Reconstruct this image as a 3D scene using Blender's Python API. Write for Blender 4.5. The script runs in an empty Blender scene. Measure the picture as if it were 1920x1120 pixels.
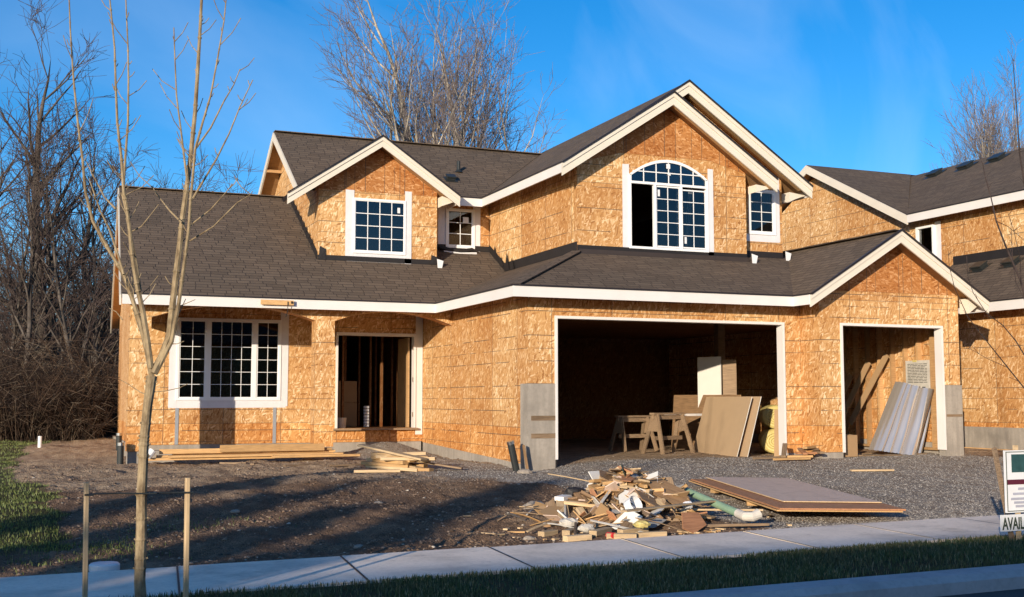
import bpy, math, random
import numpy as np
from mathutils import Vector, Matrix, noise
from mathutils.geometry import tessellate_polygon
R = math.radians
rnd = random.Random(7)
sc = bpy.context.scene
col = sc.collection

# ---------------------------------------------------------------- camera, sky, sun, exposure
# metres; the eye of the photographer is the origin height (z = 0), house front runs along +x, depth is +y
cam_d = bpy.data.cameras.new('camera'); cam = bpy.data.objects.new('camera', cam_d); col.objects.link(cam)
cam.location = (0, 0, 0)
cam.rotation_euler = (R(90 + 4.95), 0, R(-22.25))
cam_d.sensor_width = 36; cam_d.lens = 36 * 2171 / 1920
cam_d.clip_start = 0.1; cam_d.clip_end = 3000
sc.camera = cam
SUN_AZ, SUN_EL = R(180 + 44), R(10.5)
world = bpy.data.worlds.new('World'); sc.world = world; world.use_nodes = True
wn, wl = world.node_tree.nodes, world.node_tree.links
wn.clear()
wo = wn.new('ShaderNodeOutputWorld'); bg = wn.new('ShaderNodeBackground'); sky = wn.new('ShaderNodeTexSky')
sky.sky_type = 'NISHITA'; sky.sun_disc = False; sky.sun_elevation = SUN_EL; sky.sun_rotation = SUN_AZ
sky.air_density = 1.0; sky.dust_density = 0.5; sky.ozone_density = 3.0; sky.altitude = 300
bg.inputs['Strength'].default_value = 0.15; sky.air_density = 0.85
hs = wn.new('ShaderNodeHueSaturation'); hs.inputs['Saturation'].default_value = 1.30; hs.inputs['Hue'].default_value = 0.503; hs.inputs['Value'].default_value = 1.12
wl.new(sky.outputs[0], hs.inputs['Color'])
# thin cirrus streaks
tc = wn.new('ShaderNodeTexCoord'); mp = wn.new('ShaderNodeMapping')
mp.inputs['Rotation'].default_value = (0.35, 0.5, 0.3); mp.inputs['Scale'].default_value = (1.5, 9.0, 3.0)
nz = wn.new('ShaderNodeTexNoise'); nz.inputs['Scale'].default_value = 1.6; nz.inputs['Detail'].default_value = 7
nz.inputs['Distortion'].default_value = 0.6
rp = wn.new('ShaderNodeValToRGB'); rp.color_ramp.elements[0].position = 0.5; rp.color_ramp.elements[1].position = 0.85
rp.color_ramp.elements[1].color = (0.22, 0.22, 0.22, 1)
mixc = wn.new('ShaderNodeMix'); mixc.data_type = 'RGBA'
wl.new(tc.outputs['Generated'], mp.inputs['Vector']); wl.new(mp.outputs[0], nz.inputs['Vector'])
wl.new(nz.outputs['Fac'], rp.inputs[0]); wl.new(rp.outputs[0], mixc.inputs['Factor'])
wl.new(hs.outputs[0], mixc.inputs['A']); mixc.inputs['B'].default_value = (5.0, 6.0, 7.2, 1)
wl.new(mixc.outputs['Result'], bg.inputs['Color']); wl.new(bg.outputs[0], wo.inputs[0])
sun_d = bpy.data.lights.new('sun', 'SUN'); sun = bpy.data.objects.new('sun', sun_d); col.objects.link(sun)
sun_d.energy = 5.0; sun_d.angle = R(0.5); sun_d.color = (1.0, 0.86, 0.67)
sdir = Vector((math.sin(SUN_AZ) * math.cos(SUN_EL), math.cos(SUN_AZ) * math.cos(SUN_EL), math.sin(SUN_EL)))
sun.rotation_euler = sdir.to_track_quat('Z', 'Y').to_euler()
sc.view_settings.view_transform = 'Standard'; sc.view_settings.look = 'None'
sc.view_settings.exposure = 0.26; sc.view_settings.gamma = 1.0

# ---------------------------------------------------------------- tagging
def tag(o, label=None, cat=None, group=None, kind=None):
    if label: o['label'] = label
    if cat: o['category'] = cat
    if group: o['group'] = group
    if kind: o['kind'] = kind
    return o
def empty(name, loc, label, cat, group=None, rz=0):
    o = bpy.data.objects.new(name, None); col.objects.link(o)
    o.location = loc; o.rotation_euler = (0, 0, rz); o.empty_display_size = 0.2
    return tag(o, label, cat, group)

# ---------------------------------------------------------------- material helpers
class NT:
    def __init__(s, name):
        s.m = bpy.data.materials.new(name); s.m.use_nodes = True
        s.n, s.l = s.m.node_tree.nodes, s.m.node_tree.links
        s.b = s.n['Principled BSDF']
    def new(s, t, **kw):
        n = s.n.new('ShaderNode' + t)
        for k, v in kw.items():
            if k in ('data_type', 'operation', 'blend_type', 'feature', 'noise_dimensions', 'distance', 'interpolation_type', 'clamp'): setattr(n, k, v)
            else: s.inp(n, k, v)
        return n
    def inp(s, n, k, v):
        i = n.inputs[k]
        if hasattr(v, 'bl_idname') and hasattr(v, 'outputs'): v = v.outputs[0]
        if isinstance(v, bpy.types.NodeSocket): s.l.new(v, i)
        else: i.default_value = v
    def math(s, op, a, b=None, c=None):
        n = s.n.new('ShaderNodeMath'); n.operation = op
        s.inp(n, 0, a)
        if b is not None: s.inp(n, 1, b)
        if c is not None: s.inp(n, 2, c)
        return n.outputs[0]
    def mix(s, f, a, b, blend='MIX'):
        n = s.n.new('ShaderNodeMix'); n.data_type = 'RGBA'; n.blend_type = blend
        s.inp(n, 'Factor', f)
        for k, v in (('A', a), ('B', b)):
            if isinstance(v, tuple) and len(v) == 3: v = v + (1,)
            i = [x for x in n.inputs if x.name == k and x.type == 'RGBA'][0]
            if isinstance(v, bpy.types.NodeSocket): s.l.new(v, i)
            else: i.default_value = v
        return [x for x in n.outputs if x.type == 'RGBA'][0]
    def ramp(s, f, stops, interp='LINEAR'):
        n = s.n.new('ShaderNodeValToRGB'); cr = n.color_ramp; cr.interpolation = interp
        while len(cr.elements) < len(stops): cr.elements.new(0.5)
        for e, (p, c) in zip(cr.elements, stops):
            e.position = p
            e.color = (c, c, c, 1) if not isinstance(c, tuple) else c + (1,)
        s.inp(n, 0, f); return n.outputs[0]
    def uv(s): return s.new('UVMap').outputs[0]
    def obj(s): return s.new('TexCoord').outputs['Object']
    def pos(s): return s.new('NewGeometry').outputs['Position']
    def map(s, v, scale=(1, 1, 1), rot=(0, 0, 0), loc=(0, 0, 0)):
        n = s.new('Mapping'); s.inp(n, 'Vector', v)
        n.inputs['Scale'].default_value = scale; n.inputs['Rotation'].default_value = rot; n.inputs['Location'].default_value = loc
        return n.outputs[0]
    def noise(s, v, scale, detail=3, rough=0.5, dist=0.0):
        n = s.n.new('ShaderNodeTexNoise'); s.inp(n, 'Vector', v); n.inputs['Scale'].default_value = scale
        n.inputs['Detail'].default_value = detail; n.inputs['Roughness'].default_value = rough; n.inputs['Distortion'].default_value = dist
        return n.outputs[0]
    def bump(s, h, strength=0.3, dist=0.02):
        n = s.n.new('ShaderNodeBump'); s.inp(n, 'Height', h); n.inputs['Strength'].default_value = strength; n.inputs['Distance'].default_value = dist
        s.l.new(n.outputs[0], s.b.inputs['Normal'])
    def color(s, c): s.inp(s.b, 'Base Color', c if isinstance(c, bpy.types.NodeSocket) else (c + (1,)))
    def rough(s, r): s.inp(s.b, 'Roughness', r)

def plain(name, c, rough=0.6, var=0.12, scale=6, metal=0.0, spec=0.4, bump=0.0):
    t = NT(name); n = t.noise(t.obj(), scale, 4)
    t.color(t.mix(t.math('MULTIPLY', n, 1.0), tuple(x * (1 - var) for x in c), tuple(min(1, x * (1 + var)) for x in c)))
    t.rough(rough); t.b.inputs['Metallic'].default_value = metal
    t.b.inputs['Specular IOR Level'].default_value = spec
    if bump: t.bump(t.noise(t.obj(), scale * 6, 4), bump, 0.01)
    return t.m

def make_osb(name, tint=(1, 1, 1), vertical=False, lines=True):
    t = NT(name); uv = t.uv()
    vals = None
    for k, (ang, sx, sy) in enumerate(((0.10, 44, 10.5), (-0.3, 40, 11), (0.35, 38, 10.5), (1.2, 36, 12))):
        if vertical: ang += 1.35
        m = t.map(uv, (sx, sy, 1), (0, 0, 0), (k * 3.7, k * 1.9, 0))
        rotn = t.map(uv, (1, 1, 1), (0, 0, ang), (0, 0, 0))
        m = t.map(rotn, (sx, sy, 1), (0, 0, 0), (k * 3.7, k * 1.9, 0))
        v = t.n.new('ShaderNodeTexVoronoi'); t.inp(v, 'Vector', m); v.inputs['Scale'].default_value = 1.0
        v.inputs['Randomness'].default_value = 1.0
        sep = t.n.new('ShaderNodeSeparateColor'); t.l.new(v.outputs['Color'], sep.inputs[0])
        cur = (sep.outputs[0], sep.outputs[1])
        if vals is None: vals = cur
        else:
            g = t.math('GREATER_THAN', cur[1], 0.56 if k < 3 else 0.8)
            mx = t.n.new('ShaderNodeMix'); mx.data_type = 'FLOAT'
            t.l.new(g, mx.inputs[0]); t.l.new(vals[0], mx.inputs[2]); t.l.new(cur[0], mx.inputs[3])
            vals = (mx.outputs[0], cur[1])
    f = vals[0]
    c = t.ramp(f, [(0.0, (0.36, 0.185, 0.065)), (0.10, (0.53, 0.305, 0.12)), (0.5, (0.64, 0.40, 0.175)), (0.78, (0.71, 0.485, 0.24)), (0.9, (0.86, 0.67, 0.41)), (1.0, (0.93, 0.77, 0.52))])
    sp = t.n.new('ShaderNodeSeparateXYZ'); t.l.new(uv, sp.inputs[0])
    U, V = sp.outputs[0], sp.outputs[1]
    big = t.noise(uv, 0.9, 4)
    c = t.mix(t.ramp(big, [(0.3, 0.0), (0.7, 1.0)]), c, t.mix(1.0, c, (0.80, 0.70, 0.60), 'MULTIPLY'))
    # one tint per sheet
    wnn = t.n.new('ShaderNodeTexWhiteNoise'); wnn.noise_dimensions = '2D'
    cb = t.n.new('ShaderNodeCombineXYZ')
    t.l.new(t.math('FLOOR', t.math('DIVIDE', U, 1.22)), cb.inputs[0]); t.l.new(t.math('FLOOR', t.math('DIVIDE', t.math('ADD', V, 0.52), 2.44)), cb.inputs[1])
    t.l.new(cb.outputs[0], wnn.inputs['Vector'])
    c = t.mix(wnn.outputs[0], t.mix(1.0, c, (0.80, 0.68, 0.57), 'MULTIPLY'), c)
    # bottom row of sheets is redder board
    c = t.mix(t.math('LESS_THAN', V, -0.52), c, t.mix(1.0, c, (1.0, 0.84, 0.66), 'MULTIPLY'))
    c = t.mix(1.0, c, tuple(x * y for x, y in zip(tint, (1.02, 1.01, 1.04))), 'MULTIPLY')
    c = t.mix(t.ramp(t.noise(t.map(uv, (1.0, 0.35, 1)), 2.3, 5, 0.6), [(0.52, 0.0), (0.75, 0.4)]), c, t.mix(1.0, c, (0.72, 0.62, 0.55), 'MULTIPLY'))
    if lines:
        a, b = (V, U) if not vertical else (U, V)
        fr = t.math('FRACT', t.math('DIVIDE', t.math('ADD', a, t.math('MULTIPLY', t.math('SINE', t.math('MULTIPLY', a, 7.0)), 0.07)), 0.30))
        ln = t.math('LESS_THAN', fr, 0.048)
        seg = t.math('GREATER_THAN', t.noise(t.map(uv, (0.6, 7, 1) if not vertical else (3.3, 0.25, 1)), 2.2, 1), 0.44)
        ln = t.math('MULTIPLY', ln, seg)
        sm = t.math('LESS_THAN', t.math('FRACT', t.math('DIVIDE', U, 1.22)), 0.011)
        ln = t.math('MAXIMUM', ln, t.math('MULTIPLY', sm, 0.9))
        hm = t.math('LESS_THAN', t.math('FRACT', t.math('DIVIDE', t.math('ADD', V, 0.52), 2.44)), 0.0045)
        ln = t.math('MAXIMUM', ln, t.math('MULTIPLY', hm, 0.8))
        c = t.mix(t.math('MULTIPLY', ln, 0.85), c, (0.10, 0.075, 0.055))
    t.color(c); t.rough(0.72); t.b.inputs['Specular IOR Level'].default_value = 0.25
    t.bump(f, 0.12, 0.004)
    return t.m

def make_shingle(name, c1=(0.122, 0.093, 0.070), c2=(0.088, 0.067, 0.051)):
    t = NT(name); uv = t.uv()
    wob = t.noise(uv, 0.35, 3)
    wv = t.n.new('ShaderNodeVectorMath'); wv.operation = 'SCALE'; t.l.new(t.new('Combine' + 'XYZ').outputs[0], wv.inputs[0])
    cb = t.n.new('ShaderNodeCombineXYZ'); t.l.new(t.math('MULTIPLY', wob, 0.5), cb.inputs[0]); t.l.new(t.math('MULTIPLY', t.noise(uv, 1.3, 2), 0.05), cb.inputs[1])
    add = t.n.new('ShaderNodeVectorMath'); add.operation = 'ADD'; t.l.new(uv, add.inputs[0]); t.l.new(cb.outputs[0], add.inputs[1])
    br = t.n.new('ShaderNodeTexBrick'); t.l.new(add.outputs[0], br.inputs['Vector'])
    br.inputs['Scale'].default_value = 1.0; br.inputs['Brick Width'].default_value = 0.24; br.inputs['Row Height'].default_value = 0.128
    br.inputs['Mortar Size'].default_value = 0.008; br.inputs['Mortar Smooth'].default_value = 0.3; br.offset = 0.37; br.offset_frequency = 3
    br.squash = 1.4; br.squash_frequency = 2
    br.inputs['Color1'].default_value = c1 + (1,); br.inputs['Color2'].default_value = c2 + (1,); br.inputs['Mortar'].default_value = (0.035, 0.028, 0.025, 1)
    c = br.outputs['Color']
    c = t.mix(t.ramp(t.noise(uv, 0.5, 5), [(0.35, 0.0), (0.7, 0.55)]), c, t.mix(1.0, c, (1.3, 1.22, 1.15), 'MULTIPLY'))
    c = t.mix(t.ramp(t.noise(uv, 160, 2), [(0.3, 0.0), (0.75, 0.5)]), c, t.mix(1.0, c, (1.6, 1.55, 1.5), 'MULTIPLY'))
    t.color(c); t.rough(0.9); t.b.inputs['Specular IOR Level'].default_value = 0.2
    h = t.math('ADD', t.math('MULTIPLY', t.math('SUBTRACT', 1.0, br.outputs['Fac']), 1.0), t.math('MULTIPLY', t.noise(uv, 60, 3), 0.25))
    t.bump(h, 0.6, 0.012)
    return t.m

def make_wood(name, c, rough=0.65, contrast=0.3, knots=True):
    t = NT(name); o = t.obj()
    rn = t.new('ObjectInfo').outputs['Random']
    cb = t.n.new('ShaderNodeCombineXYZ'); t.l.new(t.math('MULTIPLY', rn, 30), cb.inputs[0]); t.l.new(t.math('MULTIPLY', rn, 17), cb.inputs[1])
    add = t.n.new('ShaderNodeVectorMath'); add.operation = 'ADD'; t.l.new(o, add.inputs[0]); t.l.new(cb.outputs[0], add.inputs[1])
    g = t.noise(t.map(add.outputs[0], (1.2, 22, 22)), 3, 4, 0.6, 0.4)
    d = tuple(x * (1 - contrast) for x in c); l = tuple(min(1, x * (1 + contrast * 0.6)) for x in c)
    cc = t.ramp(g, [(0.3, d), (0.55, c), (0.8, l)])
    dirt = t.noise(add.outputs[0], 5, 4)
    cc = t.mix(t.ramp(dirt, [(0.5, 0.0), (0.85, 0.45)]), cc, (c[0] * 0.45, c[1] * 0.42, c[2] * 0.4))
    v = t.math('ADD', 0.72, t.math('MULTIPLY', rn, 0.5))
    hsn = t.n.new('ShaderNodeHueSaturation'); t.l.new(cc, hsn.inputs['Color']); t.l.new(v, hsn.inputs['Value'])
    t.color(hsn.outputs[0]); t.rough(rough); t.b.inputs['Specular IOR Level'].default_value = 0.25
    t.bump(g, 0.15, 0.003)
    return t.m

def make_concrete(name, c, boards=False, joints=False):
    t = NT(name); p = t.pos()
    n1 = t.noise(p, 1.6, 6, 0.6); n2 = t.noise(p, 22, 5, 0.6)
    d = tuple(x * 0.72 for x in c); l = tuple(min(1, x * 1.15) for x in c)
    cc = t.ramp(n1, [(0.3, d), (0.5, c), (0.75, l)])
    cc = t.mix(t.ramp(n2, [(0.45, 0.0), (0.8, 0.5)]), cc, tuple(x * 0.6 for x in c))
    if boards:
        cc = t.mix(t.ramp(t.noise(t.map(p, (6, 6, 0.6)), 2, 3), [(0.4, 0.0), (0.65, 0.5)]), cc, tuple(x * 0.62 for x in c))
    if joints:   # mud tracked over the slabs and dark stains
        cc = t.mix(t.ramp(t.noise(p, 1.1, 6, 0.7), [(0.55, 0.0), (0.72, 0.5)]), cc, (0.30, 0.23, 0.17))
        cc = t.mix(t.ramp(t.noise(p, 7, 5, 0.7), [(0.62, 0.0), (0.74, 0.45)]), cc, (0.22, 0.18, 0.15))
    t.color(cc); t.rough(0.85); t.bump(n2, 0.25, 0.006)
    return t.m

M = {}
M['osb'] = make_osb('osb_sheathing')
M['osb_red'] = make_osb('osb_sheathing_gable', (0.80, 0.62, 0.50), vertical=True)
M['osb_shaded'] = make_osb('osb_inner_shaded', (0.32, 0.24, 0.19), lines=False)  # strand board with shade put into its colour, for rooms and wall backs
M['osb_strip'] = make_osb('osb_side', (1.0, 0.98, 1.0), lines=False)
M['shingle'] = make_shingle('asphalt_shingle')
M['white'] = plain('white_primer', (0.70, 0.665, 0.64), 0.55, 0.09, 2.2)
M['cream'] = plain('cream_primer', (0.66, 0.60, 0.51), 0.6, 0.09, 2.2)
M['soffit'] = make_wood('soffit_plywood', (0.45, 0.26, 0.12))
M['vinyl'] = plain('white_vinyl', (0.80, 0.80, 0.80), 0.35, 0.03, 3)
M['wrap'] = plain('house_wrap', (0.68, 0.66, 0.68), 0.5, 0.10, 7, bump=0.25)
M['felt'] = plain('black_felt', (0.018, 0.015, 0.015), 0.6, 0.3, 4, bump=0.3)
M['flash'] = plain('brown_flashing', (0.045, 0.033, 0.028), 0.4, 0.2, 3)
M['drip'] = plain('drip_edge', (0.02, 0.016, 0.018), 0.45, 0.2, 3)
M['conc'] = make_concrete('stem_concrete', (0.34, 0.30, 0.255), boards=True)
M['walk'] = make_concrete('walk_concrete', (0.86, 0.72, 0.59), joints=True)
M['curbc'] = make_concrete('curb_concrete', (0.42, 0.42, 0.42))
M['stud'] = make_wood('stud_wood', (0.50, 0.30, 0.14))
M['pine'] = make_wood('pine_board', (0.58, 0.35, 0.155))
M['pale'] = make_wood('pale_board', (0.60, 0.43, 0.25))
M['old'] = make_wood('weathered_wood', (0.25, 0.17, 0.105), contrast=0.45)
M['scrapd'] = make_wood('scrap_dark', (0.28, 0.17, 0.09), contrast=0.45)
M['ply'] = make_wood('plywood_face', (0.64, 0.48, 0.38), contrast=0.12)
M['plyedge'] = make_wood('plywood_edge', (0.42, 0.20, 0.10))
M['card'] = plain('cardboard', (0.36, 0.23, 0.12), 0.8, 0.1, 3)
M['drywall'] = plain('drywall_back', (0.44, 0.31, 0.19), 0.75, 0.06, 5)
M['gyp'] = plain('gypsum_edge', (0.66, 0.63, 0.58), 0.7, 0.05, 5)
M['yellow'] = plain('yellow_wrap', (0.56, 0.46, 0.17), 0.45, 0.18, 9, bump=0.35)
M['whitep'] = plain('white_plastic', (0.72, 0.72, 0.73), 0.35, 0.1, 5)
M['black'] = plain('black_plastic', (0.025, 0.028, 0.028), 0.4, 0.3, 4)
M['steel'] = plain('bare_steel', (0.55, 0.55, 0.56), 0.3, 0.1, 4, metal=1.0)
M['strap'] = plain('galvanised_strap', (0.38, 0.40, 0.43), 0.45, 0.15, 20, metal=0.4)
M['foil'] = plain('foil_sheet', (0.66, 0.58, 0.50), 0.20, 0.04, 3, metal=0.72, spec=0.8, bump=0.02)
M['green'] = plain('green_pipe', (0.22, 0.33, 0.22), 0.5, 0.35, 5)
M['dirtyw'] = plain('dirty_white', (0.52, 0.48, 0.42), 0.7, 0.3, 8)
M['grey'] = plain('grey_board', (0.28, 0.27, 0.26), 0.7, 0.25, 5)
M['red'] = plain('red_plastic', (0.55, 0.03, 0.03), 0.4, 0.1, 5)
M['darkgreen'] = plain('dark_green_board', (0.045, 0.06, 0.04), 0.6, 0.3, 5)
M['stone'] = plain('field_stone', (0.30, 0.255, 0.21), 0.8, 0.3, 8)
def make_bark(name, c1, c2, scale=4, stretch=0.25):
    t = NT(name); p = t.pos()
    n = t.noise(t.map(p, (1, 1, stretch)), scale, 5, 0.65)
    t.color(t.ramp(n, [(0.35, c1), (0.62, c2)])); t.rough(0.9); t.b.inputs['Specular IOR Level'].default_value = 0.2
    t.bump(n, 0.4, 0.02); return t.m
M['bark_dark'] = make_bark('alder_bark', (0.035, 0.028, 0.024), (0.12, 0.10, 0.085))
M['bark_pale'] = make_bark('cottonwood_bark', (0.10, 0.085, 0.075), (0.46, 0.41, 0.34), 3)
M['twig'] = make_bark('twig_bark', (0.045, 0.035, 0.032), (0.12, 0.085, 0.075), 6)
M['twig_pale'] = make_bark('twig_bark_pale', (0.12, 0.098, 0.10), (0.23, 0.19, 0.185), 6)
M['bark_young'] = make_bark('young_bark', (0.15, 0.105, 0.06), (0.36, 0.275, 0.165), 16, 0.5)
M['bark_side'] = make_bark('sapling_bark', (0.03, 0.022, 0.02), (0.07, 0.05, 0.045), 10, 0.5)
def island_mat(name, stops):
    t = NT(name); t.color(t.ramp(t.new('NewGeometry').outputs['Random Per Island'], stops)); t.rough(0.9); t.b.inputs['Specular IOR Level'].default_value = 0.2; return t.m
M['brush'] = island_mat('bramble', [(0.0, (0.012, 0.009, 0.008)), (0.55, (0.045, 0.028, 0.020)), (0.85, (0.10, 0.065, 0.045)), (1.0, (0.20, 0.16, 0.12))])

def make_glass():
    t = NT('window_glass'); t.n.remove(t.b)
    tr = t.n.new('ShaderNodeBsdfTransparent'); tr.inputs[0].default_value = (0.5, 0.53, 0.53, 1)
    gl = t.n.new('ShaderNodeBsdfGlossy'); gl.inputs['Roughness'].default_value = 0.02; gl.inputs[0].default_value = (0.9, 0.95, 1, 1)
    fr = t.n.new('ShaderNodeFresnel'); fr.inputs['IOR'].default_value = 1.75
    mx = t.n.new('ShaderNodeMixShader'); t.l.new(fr.outputs[0], mx.inputs[0]); t.l.new(tr.outputs[0], mx.inputs[1]); t.l.new(gl.outputs[0], mx.inputs[2])
    t.l.new(mx.outputs[0], t.n['Material Output'].inputs[0]); return t.m
M['glass'] = make_glass()

# ---------------------------------------------------------------- mesh builder
class MB:
    def __init__(s, mats=None):
        s.v, s.f, s.uv, s.mi, s.mats, s.cut = [], [], [], [], list(mats or []), [0]
    def face(s, pts, mi=0, uvs=None):
        pts = [Vector(p) for p in pts]; b = len(s.v); s.v += [tuple(p) for p in pts]
        s.f.append(tuple(range(b, b + len(pts)))); s.mi.append(mi)
        if uvs is None:
            n = Vector((0, 0, 0))
            for i in range(len(pts)):
                a, c = pts[i], pts[(i + 1) % len(pts)]
                n += Vector(((a.y - c.y) * (a.z + c.z), (a.z - c.z) * (a.x + c.x), (a.x - c.x) * (a.y + c.y)))
            if n.length < 1e-12: n = Vector((0, 0, 1))
            n.normalize()
            if abs(n.z) > 0.98: t, w = Vector((1, 0, 0)), Vector((0, 1, 0))
            else:
                t = Vector((0, 0, 1)).cross(n).normalized(); w = n.cross(t)
            uvs = [(p.dot(t), p.dot(w)) for p in pts]
        s.uv += uvs
    def box(s, x0, x1, y0, y1, z0, z1, mi=0):
        s.cut.append(len(s.f))
        P = lambda a, b, c: (x1 if a else x0, y1 if b else y0, z1 if c else z0)
        for q in (((0,0,0),(1,0,0),(1,0,1),(0,0,1)), ((1,1,0),(0,1,0),(0,1,1),(1,1,1)), ((0,1,0),(0,0,0),(0,0,1),(0,1,1)),
                  ((1,0,0),(1,1,0),(1,1,1),(1,0,1)), ((0,0,1),(1,0,1),(1,1,1),(0,1,1)), ((0,1,0),(1,1,0),(1,0,0),(0,0,0))):
            s.face([P(*c) for c in q], mi)
        return s
    def obox(s, mat, sx, sy, sz, mi=0, taper=None):
        """box with its centre at the origin of the matrix"""
        s.cut.append(len(s.f))
        c = [mat @ Vector((a * sx / 2, b * sy / 2, d * sz / 2)) for d in (-1, 1) for b in (-1, 1) for a in (-1, 1)]
        for q in ((0,1,5,4), (3,2,6,7), (2,0,4,6), (1,3,7,5), (4,5,7,6), (2,3,1,0)): s.face([c[i] for i in q], mi)
        return s
    def beam(s, a, b, w, h, up=(0, 0, 1), mi=0):
        a, b = Vector(a), Vector(b); d = (b - a); L = d.length; d.normalize(); up = Vector(up)
        y = up.cross(d)
        if y.length < 1e-4: y = Vector((0, 1, 0)).cross(d)
        y.normalize(); z = d.cross(y)
        m = Matrix((d, y, z)).transposed().to_4x4(); m.translation = (a + b) / 2
        return s.obox(m, L, w, h, mi)
    def tube(s, pts, rad, n=8, mi=0, cap=True):
        s.cut.append(len(s.f))
        pts = [Vector(p) for p in pts]; rings = []
        up = Vector((0, 0, 1)) if abs((pts[-1] - pts[0]).normalized().z) < 0.9 else Vector((1, 0, 0))
        for i, p in enumerate(pts):
            d = (pts[min(i + 1, len(pts) - 1)] - pts[max(i - 1, 0)]).normalized()
            x = up.cross(d).normalized(); y = d.cross(x); r = rad[i] if hasattr(rad, '__len__') else rad
            rings.append([p + (x * math.cos(2 * math.pi * k / n) + y * math.sin(2 * math.pi * k / n)) * r for k in range(n)])
        for a, b in zip(rings, rings[1:]):
            for k in range(n): s.face([a[k], a[(k + 1) % n], b[(k + 1) % n], b[k]], mi)
        if cap: s.face(rings[0][::-1], mi); s.face(rings[-1], mi)
        return s
    def slab(s, loops, n, t, mi=0, mi_side=None, mi_back=None):
        """planar polygon (outer loop, holes) extruded by t against the outward normal n"""
        s.cut.append(len(s.f))
        if mi_side is None: mi_side = mi
        if mi_back is None: mi_back = mi_side
        loops = [[Vector(p) for p in l] for l in loops]; off = -Vector(n) * t
        flat = [p for l in loops for p in l]
        N = Vector(n)
        for tri in tessellate_polygon(loops):
            a, b, c = (flat[i] for i in tri)
            if (b - a).cross(c - a).dot(N) < 0: b, c = c, b
            if (b - a).cross(c - a).length < 1e-9: continue
            s.face([a, b, c], mi); s.face([a + off, c + off, b + off], mi_back)
        ar = None
        for li, l in enumerate(loops):
            m = len(l)
            nn = Vector((0, 0, 0))
            for i in range(m): nn += l[i].cross(l[(i + 1) % m])
            ccw = nn.dot(N) > 0
            for i in range(m):
                a, b = l[i], l[(i + 1) % m]
                if (a - b).length < 1e-6: continue
                q = [a, a + off, b + off, b]
                if (ccw and li == 0) or (not ccw and li > 0): q = q[::-1] if False else q
                outward = (b - a).cross(N) * (1 if ccw else -1) * (1 if li == 0 else -1)
                fn = (q[1] - q[0]).cross(q[2] - q[0])
                if fn.dot(outward) < 0: q = q[::-1]
                s.face(q, mi_side)
        return s
    def split(s, name, mat=None, parent=None):
        """one object per piece"""
        cuts = sorted(set(s.cut + [len(s.f)])); out = []
        for a, b in zip(cuts, cuts[1:]):
            m = MB(s.mats); vi = [i for f in s.f[a:b] for i in f]
            if not vi: continue
            v0, v1 = min(vi), max(vi) + 1; m.v = s.v[v0:v1]; m.uv = s.uv[v0:v1]; m.f = [tuple(i - v0 for i in f) for f in s.f[a:b]]; m.mi = s.mi[a:b]
            out.append(m.build(name, mat, parent))
        return out
    def build(s, name, mat=None, parent=None, origin=None, smooth=False):
        me = bpy.data.meshes.new(name)
        vs = np.array(s.v, dtype=float).reshape(-1, 3)
        if origin is not None: vs = vs - np.array(origin, dtype=float)
        me.from_pydata(vs.tolist(), [], s.f); 
        ul = me.uv_layers.new(name='UVMap'); ul.data.foreach_set('uv', np.array(s.uv, dtype=np.float32).ravel())
        for m in (s.mats if s.mats else [mat]): me.materials.append(m)
        me.polygons.foreach_set('material_index', s.mi)
        if smooth: me.polygons.foreach_set('use_smooth', [True] * len(s.f))
        me.update()
        o = bpy.data.objects.new(name, me); col.objects.link(o)
        if origin is not None: o.location = origin
        if parent is not None:
            o.parent = parent
            if origin is None: o.matrix_parent_inverse = parent_world(parent).inverted()
            else: o.matrix_parent_inverse = parent_world(parent).inverted()
        return o
def parent_world(o):
    m = Matrix.LocRotScale(o.location, o.rotation_euler, o.scale)
    if o.parent: m = parent_world(o.parent) @ o.matrix_parent_inverse @ m
    return m
def np_mesh(name, V, F, mat, parent=None, smooth=False, uv=False):
    me = bpy.data.meshes.new(name); V = np.asarray(V, dtype=np.float32); F = np.asarray(F, dtype=np.int32)
    k = F.shape[1]
    me.vertices.add(len(V)); me.vertices.foreach_set('co', V.ravel())
    me.loops.add(F.size); me.loops.foreach_set('vertex_index', F.ravel())
    me.polygons.add(len(F)); me.polygons.foreach_set('loop_start', np.arange(0, F.size, k, dtype=np.int32))
    me.polygons.foreach_set('loop_total', np.full(len(F), k, dtype=np.int32))
    if smooth: me.polygons.foreach_set('use_smooth', np.ones(len(F), dtype=bool))
    for m in (mat if isinstance(mat, (list, tuple)) else [mat]): me.materials.append(m)
    me.update(calc_edges=True)
    o = bpy.data.objects.new(name, me); col.objects.link(o)
    if parent is not None: o.parent = parent; o.matrix_parent_inverse = parent_world(parent).inverted()
    return o
#PARTS
# ================================================================ TERRAIN
rs = np.random.RandomState(5)
_grids = [rs.rand(256, 256) for _ in range(6)]
def vnoise(x, y, scale, k=0):
    g = _grids[k % 6]; x = np.asarray(x) * scale + 37.3 * k; y = np.asarray(y) * scale + 11.7 * k
    xi = np.floor(x).astype(int); yi = np.floor(y).astype(int); fx = x - xi; fy = y - yi
    fx = fx * fx * (3 - 2 * fx); fy = fy * fy * (3 - 2 * fy)
    a = g[xi % 256, yi % 256]; b = g[(xi + 1) % 256, yi % 256]; c = g[xi % 256, (yi + 1) % 256]; d = g[(xi + 1) % 256, (yi + 1) % 256]
    return (a * (1 - fx) + b * fx) * (1 - fy) + (c * (1 - fx) + d * fx) * fy - 0.5
def sstep(a, b, x):
    t = np.clip((np.asarray(x, float) - a) / (b - a), 0, 1); return t * t * (3 - 2 * t)
def zs(x): return -1.53 + 0.0095 * np.clip(x, -12, 22)
YC, YV0, YV1, YS1 = 7.75, 7.93, 9.52, 11.08       # kerb face, verge, sidewalk
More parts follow.
